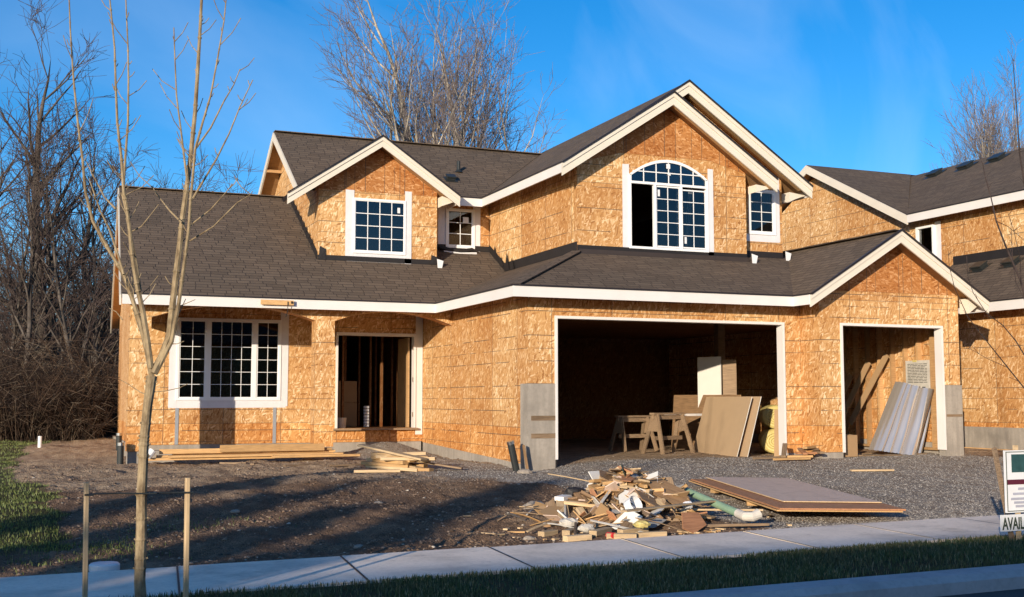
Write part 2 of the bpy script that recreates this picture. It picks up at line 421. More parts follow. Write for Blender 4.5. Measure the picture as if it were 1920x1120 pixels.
def gravel_mask(x, y):
    w = vnoise(x, y, 0.9, 1) * 1.1 + vnoise(x, y, 3.1, 2) * 0.4
    g = sstep(-0.35, 0.35, x - (6.55 + (19 - y) * 0.17) + w) * sstep(11.1, 11.3, y) * (1 - sstep(18.9, 19.5, y + w * 0.3) * (x > 8))
    g = np.maximum(g, np.exp(-(((x - 6.9) / 0.9) ** 2 + ((y - 23.9) / 0.9) ** 2)) > 0.45 + w * 0.2)
    g = np.maximum(g, sstep(5.6, 6.4, x + w * .4) * sstep(17.0, 17.6, y + w * .6) * (1 - sstep(19.6, 21.2, y + w)) * (x < 8.1))
    return np.clip(g, 0, 1) * (1 - sstep(16.9, 18, x) * sstep(17.5, 18.5, y))
def lawn_mask(x, y):
    w = vnoise(x, y, 1.3, 3) * 0.5 + vnoise(x, y, 5, 4) * 0.25
    return sstep(-0.06, 0.06, 0.30 - 0.65 * sstep(16, 21, y) + 0.5 * sstep(24, 31, y) - x + w) * sstep(12.3, 12.7, y + w)
def hground(x, y, detail=True):
    x = np.asarray(x, float); y = np.asarray(y, float)
    hx = -1.235 + 0.105 * sstep(8.2, 10.0, x) - 0.03 * np.exp(-((x - 8) / 0.7) ** 2)
    base = zs(x) - 0.03 + (hx - zs(x) + 0.03) * sstep(11.1, 19.0, y) ** 0.9
    base = base + (-1.05 - hx) * sstep(22, 32, y) * (x < 7.9)
    base = base + 0.29 * np.exp(-(((x - 7.0) / 0.75) ** 2 + ((y - 24.1) / 0.75) ** 2))
    base = base + 0.38 * np.exp(-(((x - 6.75) / 0.56) ** 2 + ((y - 12.75) / 0.56) ** 2))
    base = base + 0.05 * np.exp(-(((x - 6.6) / 1.2) ** 2 + ((y - 12.4) / 1.0) ** 2))
    if detail:
        g = gravel_mask(x, y); inside = (x > 8.1) & (x < 17.3) & (y > 19.2)
        d = 0.10 * vnoise(x, y, 0.5, 0) + 0.065 * vnoise(x, y, 1.7, 1) + 0.045 * vnoise(x, y, 4.3, 2) + 0.03 * vnoise(x, y, 9, 3) + 0.022 * vnoise(x, y, 19, 4)
        amp = sstep(11.1, 11.6, y) * (1 - 0.72 * g) * np.where(inside, 0.3, 1.0)
        base = base + d * amp
    soft = sstep(YS1 - 0.03, YS1 + 0.05, y)
    verge = zs(x) - 0.015 + 0.02 * vnoise(x, y, 2, 1)
    v = np.where(y < YV0 - 0.02, zs(x) - 0.45, np.where(y < YV1, verge, zs(x) - 0.07))
    return np.where(y < YS1 - 0.03, v, (zs(x) - 0.07) * (1 - soft) + base * soft)
def hz(x, y): return float(hground(x, y))

gx = np.concatenate([[-600, -200, -80, -40, -20, -12, -8, -5], np.arange(-3, 18.2, 0.05), [19, 20, 22, 26, 34, 60, 150, 600]])
gy = np.concatenate([[-300, -60, -20, 0, 7.6, 7.9], np.arange(7.915, 11.0, 0.12), np.arange(11.04, 24, 0.045), np.arange(24, 33, 0.15), [36, 42, 55, 80, 150, 400, 1500]])
GX, GY = np.meshgrid(gx, gy)
GZ = hground(GX, GY)
nxg, nyg = len(gx), len(gy)
V = np.stack([GX.ravel(), GY.ravel(), GZ.ravel()], 1)
ii = (np.arange(nyg - 1)[:, None] * nxg + np.arange(nxg - 1)[None, :]).ravel()
F = np.stack([ii, ii + 1, ii + nxg + 1, ii + nxg], 1)
t = NT('dirt_and_gravel'); p = t.pos()
ga = t.n.new('ShaderNodeAttribute'); ga.attribute_name = 'gravel'
la = t.n.new('ShaderNodeAttribute'); la.attribute_name = 'lawn'
da = t.n.new('ShaderNodeAttribute'); da.attribute_name = 'dry'
n1 = t.noise(p, 2.2, 7, 0.65); n2 = t.noise(p, 14, 6, 0.7); n3 = t.noise(p, 60, 4, 0.7)
mud = t.ramp(n1, [(0.32, (0.13, 0.078, 0.048)), (0.55, (0.22, 0.138, 0.088)), (0.75, (0.33, 0.215, 0.135))])
dry = t.ramp(n1, [(0.3, (0.30, 0.205, 0.13)), (0.55, (0.46, 0.33, 0.215)), (0.78, (0.58, 0.43, 0.29))])
dirt = t.mix(da.outputs['Fac'], mud, dry)
dirt = t.mix(t.ramp(n2, [(0.42, 0.0), (0.72, 0.7)]), dirt, t.mix(1.0, dirt, (0.5, 0.47, 0.45), 'MULTIPLY'))
vo = t.n.new('ShaderNodeTexVoronoi'); t.l.new(p, vo.inputs['Vector']); vo.inputs['Scale'].default_value = 48
gs = t.n.new('ShaderNodeSeparateColor'); t.l.new(vo.outputs['Color'], gs.inputs[0])
grav = t.ramp(gs.outputs[0], [(0.0, (0.20, 0.176, 0.152)), (0.5, (0.285, 0.252, 0.22)), (0.9, (0.37, 0.33, 0.29)), (1.0, (0.52, 0.47, 0.41))])
grav = t.mix(t.ramp(n1, [(0.38, 0.0), (0.68, 0.8)]), grav, (0.27, 0.20, 0.145))
rut = t.noise(t.map(p, (2.6, 0.35, 1), (0, 0, 0.25)), 1.0, 3)
grav = t.mix(t.ramp(rut, [(0.48, 0.0), (0.66, 0.42)]), grav, t.mix(1.0, grav, (0.45, 0.42, 0.40), 'MULTIPLY'))
c = t.mix(ga.outputs['Fac'], dirt, grav)
c = t.mix(t.math('MULTIPLY', la.outputs['Fac'], 0.85), c, (0.045, 0.05, 0.02))
t.color(c); t.rough(0.95); t.b.inputs['Specular IOR Level'].default_value = 0.15
hgt = t.math('ADD', t.math('MULTIPLY', n2, 1.2), t.math('ADD', t.math('MULTIPLY', n3, 0.4), t.math('MULTIPLY', vo.outputs['Distance'], -0.6)))
t.bump(hgt, 0.9, 0.03)
M['ground'] = t.m
ground = np_mesh('ground', V, F, M['ground'], smooth=True)
tag(ground, 'rough brown dirt lot with grey gravel drive in front of the house', 'ground', kind='structure')
dryv = np.clip(sstep(17.2, 19.5, GY + vnoise(GX, GY, .8, 5) * 3) + (GX > 8.1) * (GY > 19) + sstep(0.25, .5, vnoise(GX, GY, .6, 2)) * .6, 0, 1) * (GX < 40)
for nm, arr in (('gravel', gravel_mask(GX, GY)), ('lawn', np.maximum(lawn_mask(GX, GY), ((GY > 7.9) & (GY < YV1)).astype(float))), ('dry', dryv)):
    at = ground.data.attributes.new(nm, 'FLOAT', 'POINT'); at.data.foreach_set('value', np.asarray(arr, dtype=np.float32).ravel())

# road, kerb, sidewalk
def strip(name, y0, y1, zt, zb, mat, xs, label, bev=0.0):
    mb = MB()
    for a, b in zip(xs, xs[1:]):
        za, zb_ = float(zs(a)), float(zs(b))
        prof = [(y0, zb), (y0, zt - bev), (y0 + bev, zt), (y1, zt), (y1, zb)]
        for (ya, za1), (yb, zb1) in zip(prof, prof[1:]):
            mb.face([(a, ya, za + za1), (b, ya, zb_ + za1), (b, yb, zb_ + zb1), (a, yb, za + zb1)])
    return mb
xs_far = [-200, -60, -20, -12, -4, 4, 12, 22, 40, 200]
t = NT('asphalt_road'); p = t.pos(); n = t.noise(p, 90, 4, 0.7)
t.color(t.ramp(n, [(0.3, (0.035, 0.035, 0.037)), (0.7, (0.085, 0.083, 0.08))])); t.rough(0.85); t.bump(n, 0.5, 0.008); M['asphalt'] = t.m
mb = MB()
for a, b in zip(xs_far, xs_far[1:]):
    mb.face([(a, -14, float(zs(a)) - 0.15), (b, -14, float(zs(b)) - 0.15), (b, 7.7, float(zs(b)) - 0.15), (a, 7.7, float(zs(a)) - 0.15)])
tag(mb.build('road', M['asphalt']), 'dark asphalt street along the kerb', 'road', kind='structure')
kx = [-200, -60, -20] + [(-12 + 3.0 * i) for i in range(12)] + [40, 200]
mb = strip('kerb', 7.62, YV0, 0.0, -0.5, M['curbc'], kx, '', 0.05)
mb.build('kerb', M['curbc']); tag(bpy.data.objects['kerb'], 'pale concrete kerb between the street and the grass verge', 'kerb', kind='structure')
# sidewalk slabs, joints measured at x about 2.45 and 5.48
sx = [-200, -60, -20]; x = -12.55
while x < 22: sx.append(x); x += 1.515
sx += [40, 200]
mb = MB([M['walk'], M['felt']])
for i, (a, b) in enumerate(zip(sx, sx[1:])):
    g = 0.007
    a2, b2 = a + g, b - g
    za, zb_ = float(zs(a)), float(zs(b)); dz = rnd.uniform(-0.004, 0.004); sk = 0.0
    q = [(a2, YV1, za + dz), (b2, YV1, zb_ + dz), (b2 + 0.15, YS1, zb_ + dz), (a2 + 0.15, YS1, za + dz)]
    mb.slab([q], (0, 0, 1), 0.12)
    if b < 30: mb.face([(b2 - 0.002, YV1, zb_ + 0.006), (b2 + 0.016, YV1, zb_ + 0.006), (b2 + 0.166, YS1, zb_ + 0.006), (b2 + 0.148, YS1, zb_ + 0.006)], 1)
tag(mb.build('sidewalk', None), 'pale concrete sidewalk slabs crossing in front of the lot', 'sidewalk', kind='structure')

# ================================================================ HOUSE helpers
def wall(mb, p0, p1, poly, holes=(), t=0.14, mi=0, mi_side=None, mi_back=None):
    """wall from plan point p0 to p1; poly in (distance, z); the outside is to the right of p0->p1"""
    p0 = Vector((p0[0], p0[1], 0)); p1 = Vector((p1[0], p1[1], 0)); d = (p1 - p0).normalized(); n = d.cross(Vector((0, 0, 1)))
    f = lambda l: [p0 + d * u + Vector((0, 0, z)) for u, z in l]
    mb.slab([f(poly)] + [f(h) for h in holes], n, t, mi, mi_side, mi_back)
def rect(u0, u1, z0, z1): return [(u0, z0), (u1, z0), (u1, z1), (u0, z1)]
def roof_plane(mb, pts, zf, t=0.09, mi=0, mi_side=1, mi_back=2):
    P = [Vector((x, y, zf(x, y))) for x, y in pts]
    n = Vector((0, 0, 0))
    for i in range(len(P)): n += P[i].cross(P[(i + 1) % len(P)])
    if n.z < 0: n = -n
    n.normalize()
    mb.slab([P], n, t, mi, mi_side, mi_back)
def fascia(mb, a, b, h=0.19, t=0.03, drop=0.0, out=None, mi=0):
    """board whose top edge runs a->b and hangs down h (vertical ends)"""
    a, b = Vector(a), Vector(b); d = Vector((b.x - a.x, b.y - a.y, 0)).normalized(); n = Vector(out).normalized() if out else d.cross(Vector((0, 0, 1)))
    dz = Vector((0, 0, -h)); a = a + Vector((0, 0, -drop)); b = b + Vector((0, 0, -drop))
    mb.slab([[a, b, b + dz, a + dz]], n, t, mi)
    if len(mb.mats) < 2: mb.mats.append(M['drip'])
    o2 = n * 0.022 + Vector((0, 0, 0.003)); k = Vector((0, 0, 0.024)); mb.slab([[a + o2, b + o2, b + o2 + k, a + o2 + k]], n, 0.05, 1)
def window(parent, name, p0, p1, out_off, panes, frame, z0, z1, fw=0.045, glass=True, muntin=0.012, depth=0.07, label=None, arch=None):
    """frame: (u0,u1); panes: list of (u0,u1,z0,z1,nx,nz,glass?,offset) in wall coordinates"""
    p0 = Vector((p0[0], p0[1], 0)); p1 = Vector((p1[0], p1[1], 0)); d = (p1 - p0).normalized(); n = d.cross(Vector((0, 0, 1)))
    root = MB(); gl = MB(); mu = MB()
    def B(mb, u0, u1, za, zb, o0, o1):
        c = p0 + d * (u0 + u1) / 2 + n * (o0 + o1) / 2 + Vector((0, 0, (za + zb) / 2))
        m = Matrix((d, n, Vector((0, 0, 1)))).transposed().to_4x4(); m.translation = c
        mb.obox(m, u1 - u0, o1 - o0, zb - za)
    u0, u1 = frame
    o1 = out_off; o0 = out_off - depth
    B(root, u0, u1, z0, z0 + fw, o0, o1); B(root, u0, u0 + fw, z0 + fw, z1 - fw, o0, o1); B(root, u1 - fw, u1, z0 + fw, z1 - fw, o0, o1); B(root, u0, u1, z1 - fw, z1, o0, o1)
    edges = sorted({round(q[0], 3) for q in panes} | {round(q[1], 3) for q in panes})
    for q in panes:
        a, b, za, zb, nx, nzz, g, off = q
        s = 0.028
        if off is not None:
            oo = o1 - 0.012 + off
            B(root, a, b, za, za + s, oo - 0.03, oo); B(root, a, a + s, za + s, zb - s, oo - 0.03, oo); B(root, b - s, b, za + s, zb - s, oo - 0.03, oo); B(root, a, b, zb - s, zb, oo - 0.03, oo)
            go = oo - 0.018
            if g:
                gl.face([p0 + d * u + n * go + Vector((0, 0, z)) for u, z in ((a + s, za + s), (b - s, za + s), (b - s, zb - s), (a + s, zb - s))])
                for i in range(1, nx):
                    uu = a + s + (b - a - 2 * s) * i / nx; B(mu, uu - muntin / 2, uu + muntin / 2, za + s, zb - s, go + 0.002, go + 0.010)
                for i in range(1, nzz):
                    zz = za + s + (zb - za - 2 * s) * i / nzz; B(mu, a + s, b - s, zz - muntin / 2, zz + muntin / 2, go + 0.0115, go + 0.017)
    return root, gl, mu, (p0, d, n, B)
def finish_window(parent, W, label=None, extra=None):
    root, gl, mu, _ = W
    w = root.build('window', M['vinyl'], parent)
    if label: w['label'] = label
    if gl.f: gl.build('pane', M['glass'], w)
    if mu.f: mu.build('muntin', M['vinyl'], w)
    return w

# ================================================================ THE HOUSE
house = empty('unfinished_house', (8.1, 22, -1.2), 'two storey house sheathed in bare strand board with garage openings and dark shingles, at centre', 'house')
A = lambda x, y: 1.97 + 0.574 * (y - 22.73)
Bf = lambda x, y: 1.97 + 0.42 * (x - 7.61)
Ff = lambda x, y: 1.97 + 0.42 * (y - 18.5)
RL = lambda x, y: 3.29 - 0.614 * (15.57 - x)
RR = lambda x, y: 3.29 - 0.614 * (x - 15.57)
U = lambda x, y: 4.63 + 0.628 * (y - 24.85)
UB = lambda x, y: 6.451 - 0.628 * (y - 27.75)
OL = lambda x, y: 4.62 + 0.667 * (x - 9.42)
OR = lambda x, y: 6.648 - 0.667 * (x - 12.46)
GR = lambda x, y: 6.274 - 0.667 * (x - 11.90)
DL = lambda x, y: 5.70 - 0.685 * (6.79 - x)
DR = lambda x, y: 5.70 - 0.685 * (x - 6.79)
RM = [M['shingle'], M['drip'], M['soffit']]
def roof_part(name, planes, parent=house, t=0.09):
    mb = MB(RM)
    for pts, f in planes: roof_plane(mb, pts, f, t)
    return mb.build(name, None, parent)
rake_low = lambda y: 1.40 + (y - 22.73) * 0.0398
porch_roof = roof_part('porch_roof', [([(1.40, 22.73), (7.61, 22.73), (9.78, 24.32), (9.78, 25.36), (8.24, 25.36), (8.24, 24.56), (5.5, 24.56), (5.5, 27.75), (1.60, 27.75)], A),
    ([(1.60, 27.75), (5.52, 27.75), (5.52, 32.8), (1.80, 32.8)], lambda x, y: 4.851 - 0.574 * (y - 27.75))])
garage_roof = roof_part('garage_roof', [([(7.61, 18.5), (9.95, 20.84), (9.86, 24.37), (7.61, 22.73)], Bf),
    ([(7.61, 18.5), (13.42, 18.5), (15.20, 21.1), (15.20, 21.18), (13.85, 21.18), (13.85, 20.84), (9.95, 20.84)], Ff)])
gable_roof = roof_part('gable_roof', [([(13.42, 17.95), (15.57, 17.95), (15.57, 26), (15.05, 26), (15.05, 21.12), (15.20, 21.1), (13.42, 18.5)], RL), ([(15.57, 17.95), (17.72, 17.95), (17.72, 26), (15.57, 26)], RR)])
main_roof = roof_part('main_roof', [([(5.12, 24.85), (9.42, 24.85), (12.15, 27.75), (5.12, 27.75)], U), ([(5.12, 27.75), (16, 27.75), (16, 30.75), (5.12, 30.75)], UB)])
bump_roof = roof_part('bump_roof', [([(9.42, 20.35), (11.90, 20.35), (11.90, 20.68), (12.46, 20.68), (12.46, 28.0), (12.15, 27.75), (9.42, 24.85)], OL),
    ([(12.46, 20.68), (15.52, 20.68), (15.52, 30), (12.46, 30)], OR), ([(11.90, 20.35), (14.38, 20.35), (14.38, 21.15), (11.90, 21.15)], GR)])
dormer_roof = roof_part('dormer_roof', [([(4.77, 24.05), (6.79, 24.05), (6.79, 26.5), (5.22, 24.85), (4.77, 24.85)], DL), ([(6.79, 24.05), (8.56, 24.05), (8.56, 24.85), (8.36, 24.85), (6.79, 26.5)], DR)])
# ridge caps
mb = MB()
for a, b in (((1.6, 27.75, 4.86), (5.5, 27.75, 4.86)), ((5.12, 27.75, 6.46), (12.2, 27.75, 6.46)), ((15.57, 17.97, 3.30), (15.57, 24, 3.30))): mb.beam(a, b, 0.24, 0.018)
for a, b in (((7.62, 18.51, 1.985), (9.93, 20.82, 2.955)),): mb.beam(a, b, 0.22, 0.02)
mb.split('ridge_cap', M['shingle'], porch_roof)
# drip-edge + fascia boards, all hanging under the roof edge
fa = MB([M['white']])
h = 0.185
def drop(z): return z - 0.022
fascia(fa, (1.42, 22.70, 1.955), (7.58, 22.70, 1.955), h, 0.035)
fascia(fa, (7.58, 22.70, 1.955), (7.58, 18.508, 1.955), h, 0.035)
fascia(fa, (7.58, 18.47, 1.955), (13.39, 18.47, 1.955), h, 0.035)
fascia(fa, (13.39, 18.47, 1.955), (13.39, 17.96, 1.955), h, 0.035)
fascia(fa, (17.75, 17.96, 1.955), (17.75, 26, 1.955), h, 0.035)
fa.split('fascia', M['white'], garage_roof)
fa = MB([M['white']])
fascia(fa, (8.37, 24.82, 4.615), (9.39, 24.82, 4.615), h, 0.035)
fascia(fa, (9.39, 24.82, 4.615), (9.39, 20.37, 4.615), h, 0.035)
fascia(fa, (5.12, 24.82, 4.615), (5.26, 24.82, 4.615), h, 0.035)
fascia(fa, (8.59, 24.06, 4.475), (8.59, 24.82, 4.475), 0.15, 0.03)
fascia(fa, (15.55, 20.68, 4.59), (15.55, 30, 4.59), h, 0.035)
fa.split('fascia', M['white'], main_roof)
def rake(parent, apex, ends, y, hh, mat='cream', shadow=True, t=0.035):
    """pair of rake boards in the plane y"""
    mb = MB([M[mat], M['drip']])
    for e in ends:
        a = Vector((apex[0], y, apex[1])); b = Vector((e[0], y, e[1]))
        if b.x < a.x: a, b = b, a
        mb.slab([[a, b, b + Vector((0, 0, -hh)), a + Vector((0, 0, -hh))]], (0, -1, 0), t, 0)
        if shadow:   # narrower board on top of the wide one
            s1 = 0.085
            o = Vector((0, -0.022, 0)); u = Vector((0, 0, 0.012))
            mb.slab([[a + o + u, b + o + u, b + o + u + Vector((0, 0, -s1)), a + o + u + Vector((0, 0, -s1))]], (0, -1, 0), 0.022, 0)
            o2 = Vector((0, -0.05, 0.016)); k = Vector((0, 0, 0.035)); mb.slab([[a + o2, b + o2, b + o2 + k, a + o2 + k]], (0, -1, 0), 0.06, 1)
    return mb.split('rake_board', None, parent)
rake(gable_roof, (15.57, 3.265), ((13.40, 1.935), (17.74, 1.935)), 17.93, 0.215)
rake(bump_roof, (11.90, 6.25), ((9.38, 4.59), (14.40, 4.60)), 20.33, 0.235)
rake(bump_roof, (12.46, 6.625), ((11.2, 5.78), (15.54, 4.585)), 20.66, 0.23)
rake(dormer_roof, (6.79, 5.675), ((4.74, 4.285), (8.58, 4.465)), 24.03, 0.21)
# soffit lookouts under the gable ends
mb = MB()
for a, b in (((9.7, 20.42, 4.60), (11.85, 20.42, 6.03)), ((11.95, 20.42, 6.03), (14.3, 20.42, 4.46)), ((12.55, 20.78, 6.38), (15.3, 20.78, 4.55))): mb.beam(a, b, 0.09, 0.05)
for x in (14.38, 14.62): pass
mb.split('lookout', M['stud'], bump_roof)
mb = MB([M['cream']])
mb.slab([[(13.95, 20.45, 4.52), (14.36, 20.45, 4.48), (13.95, 20.45, 4.36)]], (0, -1, 0), 0.3)
mb.slab([[(15.08, 20.85, 4.50), (15.5, 20.85, 4.45), (15.08, 20.85, 4.30)]], (0, -1, 0), 0.3)
mb.slab([[(8.22, 24.2, 4.50), (8.54, 24.2, 4.40), (8.22, 24.2, 4.28)]], (0, -1, 0), 0.3)
mb.slab([[(17.38, 18.1, 2.02), (17.70, 18.1, 1.93), (17.38, 18.1, 1.72)]], (0, -1, 0), 0.25)
mb.split('gable_return', M['cream'], gable_roof)
# left gable ends (planes of nearly constant x): board running front eave - apex - rear eave
def side_rake(parent, pts, hh, mat='cream', t=0.035):
    mb = MB([M[mat]])
    for a, b in zip(pts, pts[1:]):
        a, b = Vector(a), Vector(b)
        mb.slab([[a, b, b + Vector((0, 0, -hh)), a + Vector((0, 0, -hh))]], (-1, 0, 0), t)
    return mb.split('rake_board', None, parent)
side_rake(porch_roof, [(1.37, 22.70, 1.94), (1.57, 27.75, 4.83), (1.77, 32.83, 1.94)], 0.19)
side_rake(main_roof, [(5.09, 24.82, 4.60), (5.09, 27.75, 6.43), (5.09, 30.78, 4.55)], 0.20)
mb = MB()
for i in range(6):
    y = 25.3 + i * 0.85; z = (A(0, y) if y < 27.75 else 4.851 - 0.574 * (y - 27.75)) - 0.16
    xx = rake_low(y); mb.box(xx + 0.02, xx + 0.45, y - 0.045, y + 0.045, z - 0.07, z)
for i in range(5):
    y = 25.4 + i * 1.1; z = (U(0, y) if y < 27.75 else UB(0, y)) - 0.16; mb.box(5.13, 5.5, y - 0.045, y + 0.045, z - 0.07, z)
mb.split('lookout', M['stud'], main_roof)

# ---- walls
WM = [M['osb'], M['osb_shaded'], M['conc']]
def W_(name, calls, mats=None):
    mb = MB(mats or WM)
    for c in calls: wall(mb, *c[:3], **(c[3] if len(c) > 3 else {}))
    return mb.build(name, None, house)
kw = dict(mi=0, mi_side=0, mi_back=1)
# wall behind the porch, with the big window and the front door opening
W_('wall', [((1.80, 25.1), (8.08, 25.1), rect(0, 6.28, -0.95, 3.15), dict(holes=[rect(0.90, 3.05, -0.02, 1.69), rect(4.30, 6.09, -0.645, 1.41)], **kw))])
# left side wall, following the roof
zl = lambda y: (A(0, y) if y < 27.75 else 4.851 - 0.574 * (y - 27.75)) - 0.11
mb = MB([M['osb_strip'], M['osb_shaded']])
wall(mb, (1.978, 32.298), (1.795, 25.1), [(0, -0.95), (7.2, -0.95), (7.2, 1.56), (9.2, 1.56), (9.2, zl(23.12)), (7.2, zl(25.1)), (4.55, zl(27.74)), (0, zl(32.3))], mi=0, mi_side=0, mi_back=1)
mb.build('wall', None, house)
# porch front: header with two arches on two square posts
def arch(u0, u1, z0, zc, z1, n=16):
    return [(u0 + (u1 - u0) * i / n, z0 + (z1 - z0) * i / n + (zc - (z0 + z1) / 2) * (1 - (2 * i / n - 1) ** 2)) for i in range(n + 1)]
arch1 = arch(0.39, 3.57, 1.56, 1.845, 1.57); arch2 = arch(3.96, 6.48, 1.575, 1.805, 1.545)
outline = [(0, -0.99), (0.39, -0.99)] + arch1 + [(3.57, -0.96), (3.96, -0.96)] + arch2 + [(6.48, 2.08), (0, 2.08)]
W_('porch_front', [((1.60, 23.1), (8.08, 23.1), outline, dict(t=0.36, mi=0, mi_side=0, mi_back=1))])
mb = MB([M['soffit']])
mb.box(1.45, 7.57, 22.74, 23.08, 1.83, 1.845)
mb.build('soffit', None, house)
# porch ceiling and outer side beam
mb = MB([M['osb_shaded']]); mb.box(1.62, 8.06, 23.48, 25.08, 1.98, 2.0); mb.build('porch_ceiling', None, house)
# garage side wall
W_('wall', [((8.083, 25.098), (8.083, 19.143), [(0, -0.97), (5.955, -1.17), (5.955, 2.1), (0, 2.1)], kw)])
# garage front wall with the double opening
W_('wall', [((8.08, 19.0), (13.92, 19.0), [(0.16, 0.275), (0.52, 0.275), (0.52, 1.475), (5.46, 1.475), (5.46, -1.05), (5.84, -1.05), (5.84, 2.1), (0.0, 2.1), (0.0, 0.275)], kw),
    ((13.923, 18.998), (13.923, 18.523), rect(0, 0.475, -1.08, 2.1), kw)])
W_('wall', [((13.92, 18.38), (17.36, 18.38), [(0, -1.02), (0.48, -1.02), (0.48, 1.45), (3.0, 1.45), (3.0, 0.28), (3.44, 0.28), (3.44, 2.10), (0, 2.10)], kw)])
gm = MB([M['osb_red'], M['osb_shaded']]); wall(gm, (13.92, 18.377), (17.36, 18.377), [(0, 2.103), (3.44, 2.103), (3.42, RR(17.34, 0) - 0.115), (1.65, 3.17), (0.02, RL(13.94, 0) - 0.115)], mi=0, mi_back=1, mi_side=0); gm.build('gable_sheathing', None, house)
W_('wall', [((17.357, 18.38), (17.357, 30), rect(0.143, 11.6, -1.2, 2.1), dict(mi=1, mi_side=0, mi_back=0))])
# back walls, decks and dark rooms
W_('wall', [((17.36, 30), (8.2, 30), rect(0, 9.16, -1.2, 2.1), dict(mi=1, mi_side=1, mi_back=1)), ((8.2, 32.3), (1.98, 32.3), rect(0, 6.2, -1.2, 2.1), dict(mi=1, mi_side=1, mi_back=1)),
    ((8.2, 25.24), (8.2, 32.3), rect(0, 7.06, -1.2, 2.1), dict(mi=1, mi_side=1, mi_back=1))], [M['osb'], M['osb_shaded'], M['conc']])
mb = MB([M['osb_shaded']]); mb.box(8.24, 17.2, 19.16, 29.8, 1.72, 1.80); mb.box(2.0, 8.0, 25.26, 32.2, 1.9, 1.96); mb.box(5.66, 14.9, 21.3, 30.4, 2.62, 2.68) if False else None
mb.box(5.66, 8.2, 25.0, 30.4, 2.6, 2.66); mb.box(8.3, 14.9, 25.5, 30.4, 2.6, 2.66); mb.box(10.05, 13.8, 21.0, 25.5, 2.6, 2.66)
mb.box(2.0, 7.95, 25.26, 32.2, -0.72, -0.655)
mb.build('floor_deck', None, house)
# upper storey
hl = lambda y: (U(0, y) if y < 27.75 else UB(0, y)) - 0.11
W_('wall', [((5.503, 30.597), (5.503, 24.5), [(0, 2.0), (5.957, 2.0), (5.957, 4.66), (5.75, 4.72), (5.70, hl(24.9)), (2.85, hl(27.75)), (0, hl(30.6))], kw)])
W_('wall', [((5.5, 24.5), (8.2, 24.5), [(0, 2.55), (2.7, 2.55), (2.7, 4.53), (0, 4.53)], dict(holes=[rect(0.79, 1.95, 3.20, 4.35)], **kw)),
    ((8.197, 24.5), (8.197, 25.3), rect(0.143, 0.797, 2.55, 4.55), kw)])
gm = MB([M['osb_red'], M['osb_shaded']]); wall(gm, (5.5, 24.497), (8.2, 24.497), [(0.0, 4.533), (2.7, 4.533), (2.7, DR(8.2, 0) - 0.115), (1.29, 5.57), (0, DL(5.5, 0) - 0.115)], mi=0, mi_back=1, mi_side=0); gm.build('gable_sheathing', None, house)
W_('wall', [((8.2, 25.3), (9.78, 25.3), rect(0, 1.58, 3.0, 4.75), dict(holes=[rect(0.52, 1.16, 3.54, 4.40)], **kw))])
W_('wall', [((9.783, 25.297), (9.923, 20.8), rect(0, 4.355, 2.5, 4.70), kw)])
gz = lambda x: min(OL(x, 0), GR(x, 0)) - 0.115
import itertools
ah = arch(1.19, 3.03, 4.60, 4.93, 4.60, 14)
hole = [(1.19, 3.08), (3.03, 3.08)] + [(u, z) for u, z in ah[::-1]]
W_('wall', [((9.92, 20.8), (13.92, 20.8), [(0, 2.55), (4.0, 2.55), (4.0, 4.86), (0, 4.86)], dict(holes=[[(1.19, 3.08), (3.03, 3.08), (3.03, 4.45), (1.19, 4.45)]], **kw))][0:0] or
   [((9.92, 20.8), (13.92, 20.8), [(0, 2.55), (4.0, 2.55), (4.0, 4.80), (3.1, 5.02), (1.0, 5.02), (0, 4.75)], dict(holes=[hole], **kw)),
    ((13.917, 20.8), (13.917, 21.1), rect(0.143, 0.297, 2.55, 4.85), kw)])
gm = MB([M['osb_red'], M['osb_shaded']]); wall(gm, (9.92, 20.797), (13.92, 20.797), [(0, 4.753), (1.0, 5.023), (3.1, 5.023), (4.0, 4.803), (4.0, gz(13.92)), (1.98, 6.15), (0, gz(9.92))], mi=0, mi_back=1, mi_side=0); gm.build('gable_sheathing', None, house)
oz = lambda x: min(OL(x, 0), OR(x, 0)) - 0.115
W_('wall', [((12.0, 21.1), (15.05, 21.1), [(1.93, 2.8), (3.05, 2.8), (3.05, oz(15.05)), (0.46, oz(12.46)), (0, oz(12.0)), (0, 5.0), (1.93, 4.9)], dict(holes=[rect(2.20, 2.83, 3.60, 4.52)], **kw)),
    ((15.047, 21.1), (15.047, 30.6), rect(0.143, 9.35, 2.5, 4.75), kw), ((15.05, 30.6), (5.5, 30.6), rect(0.0, 9.55, 2.5, 4.7), dict(mi=1, mi_side=1, mi_back=1))])
# interior partition behind the dormer and the bump
W_('partition', [((5.66, 27.6), (14.9, 27.6), rect(0, 9.24, 2.66, 5.0), dict(mi=1, mi_side=1, mi_back=1, t=0.1))])
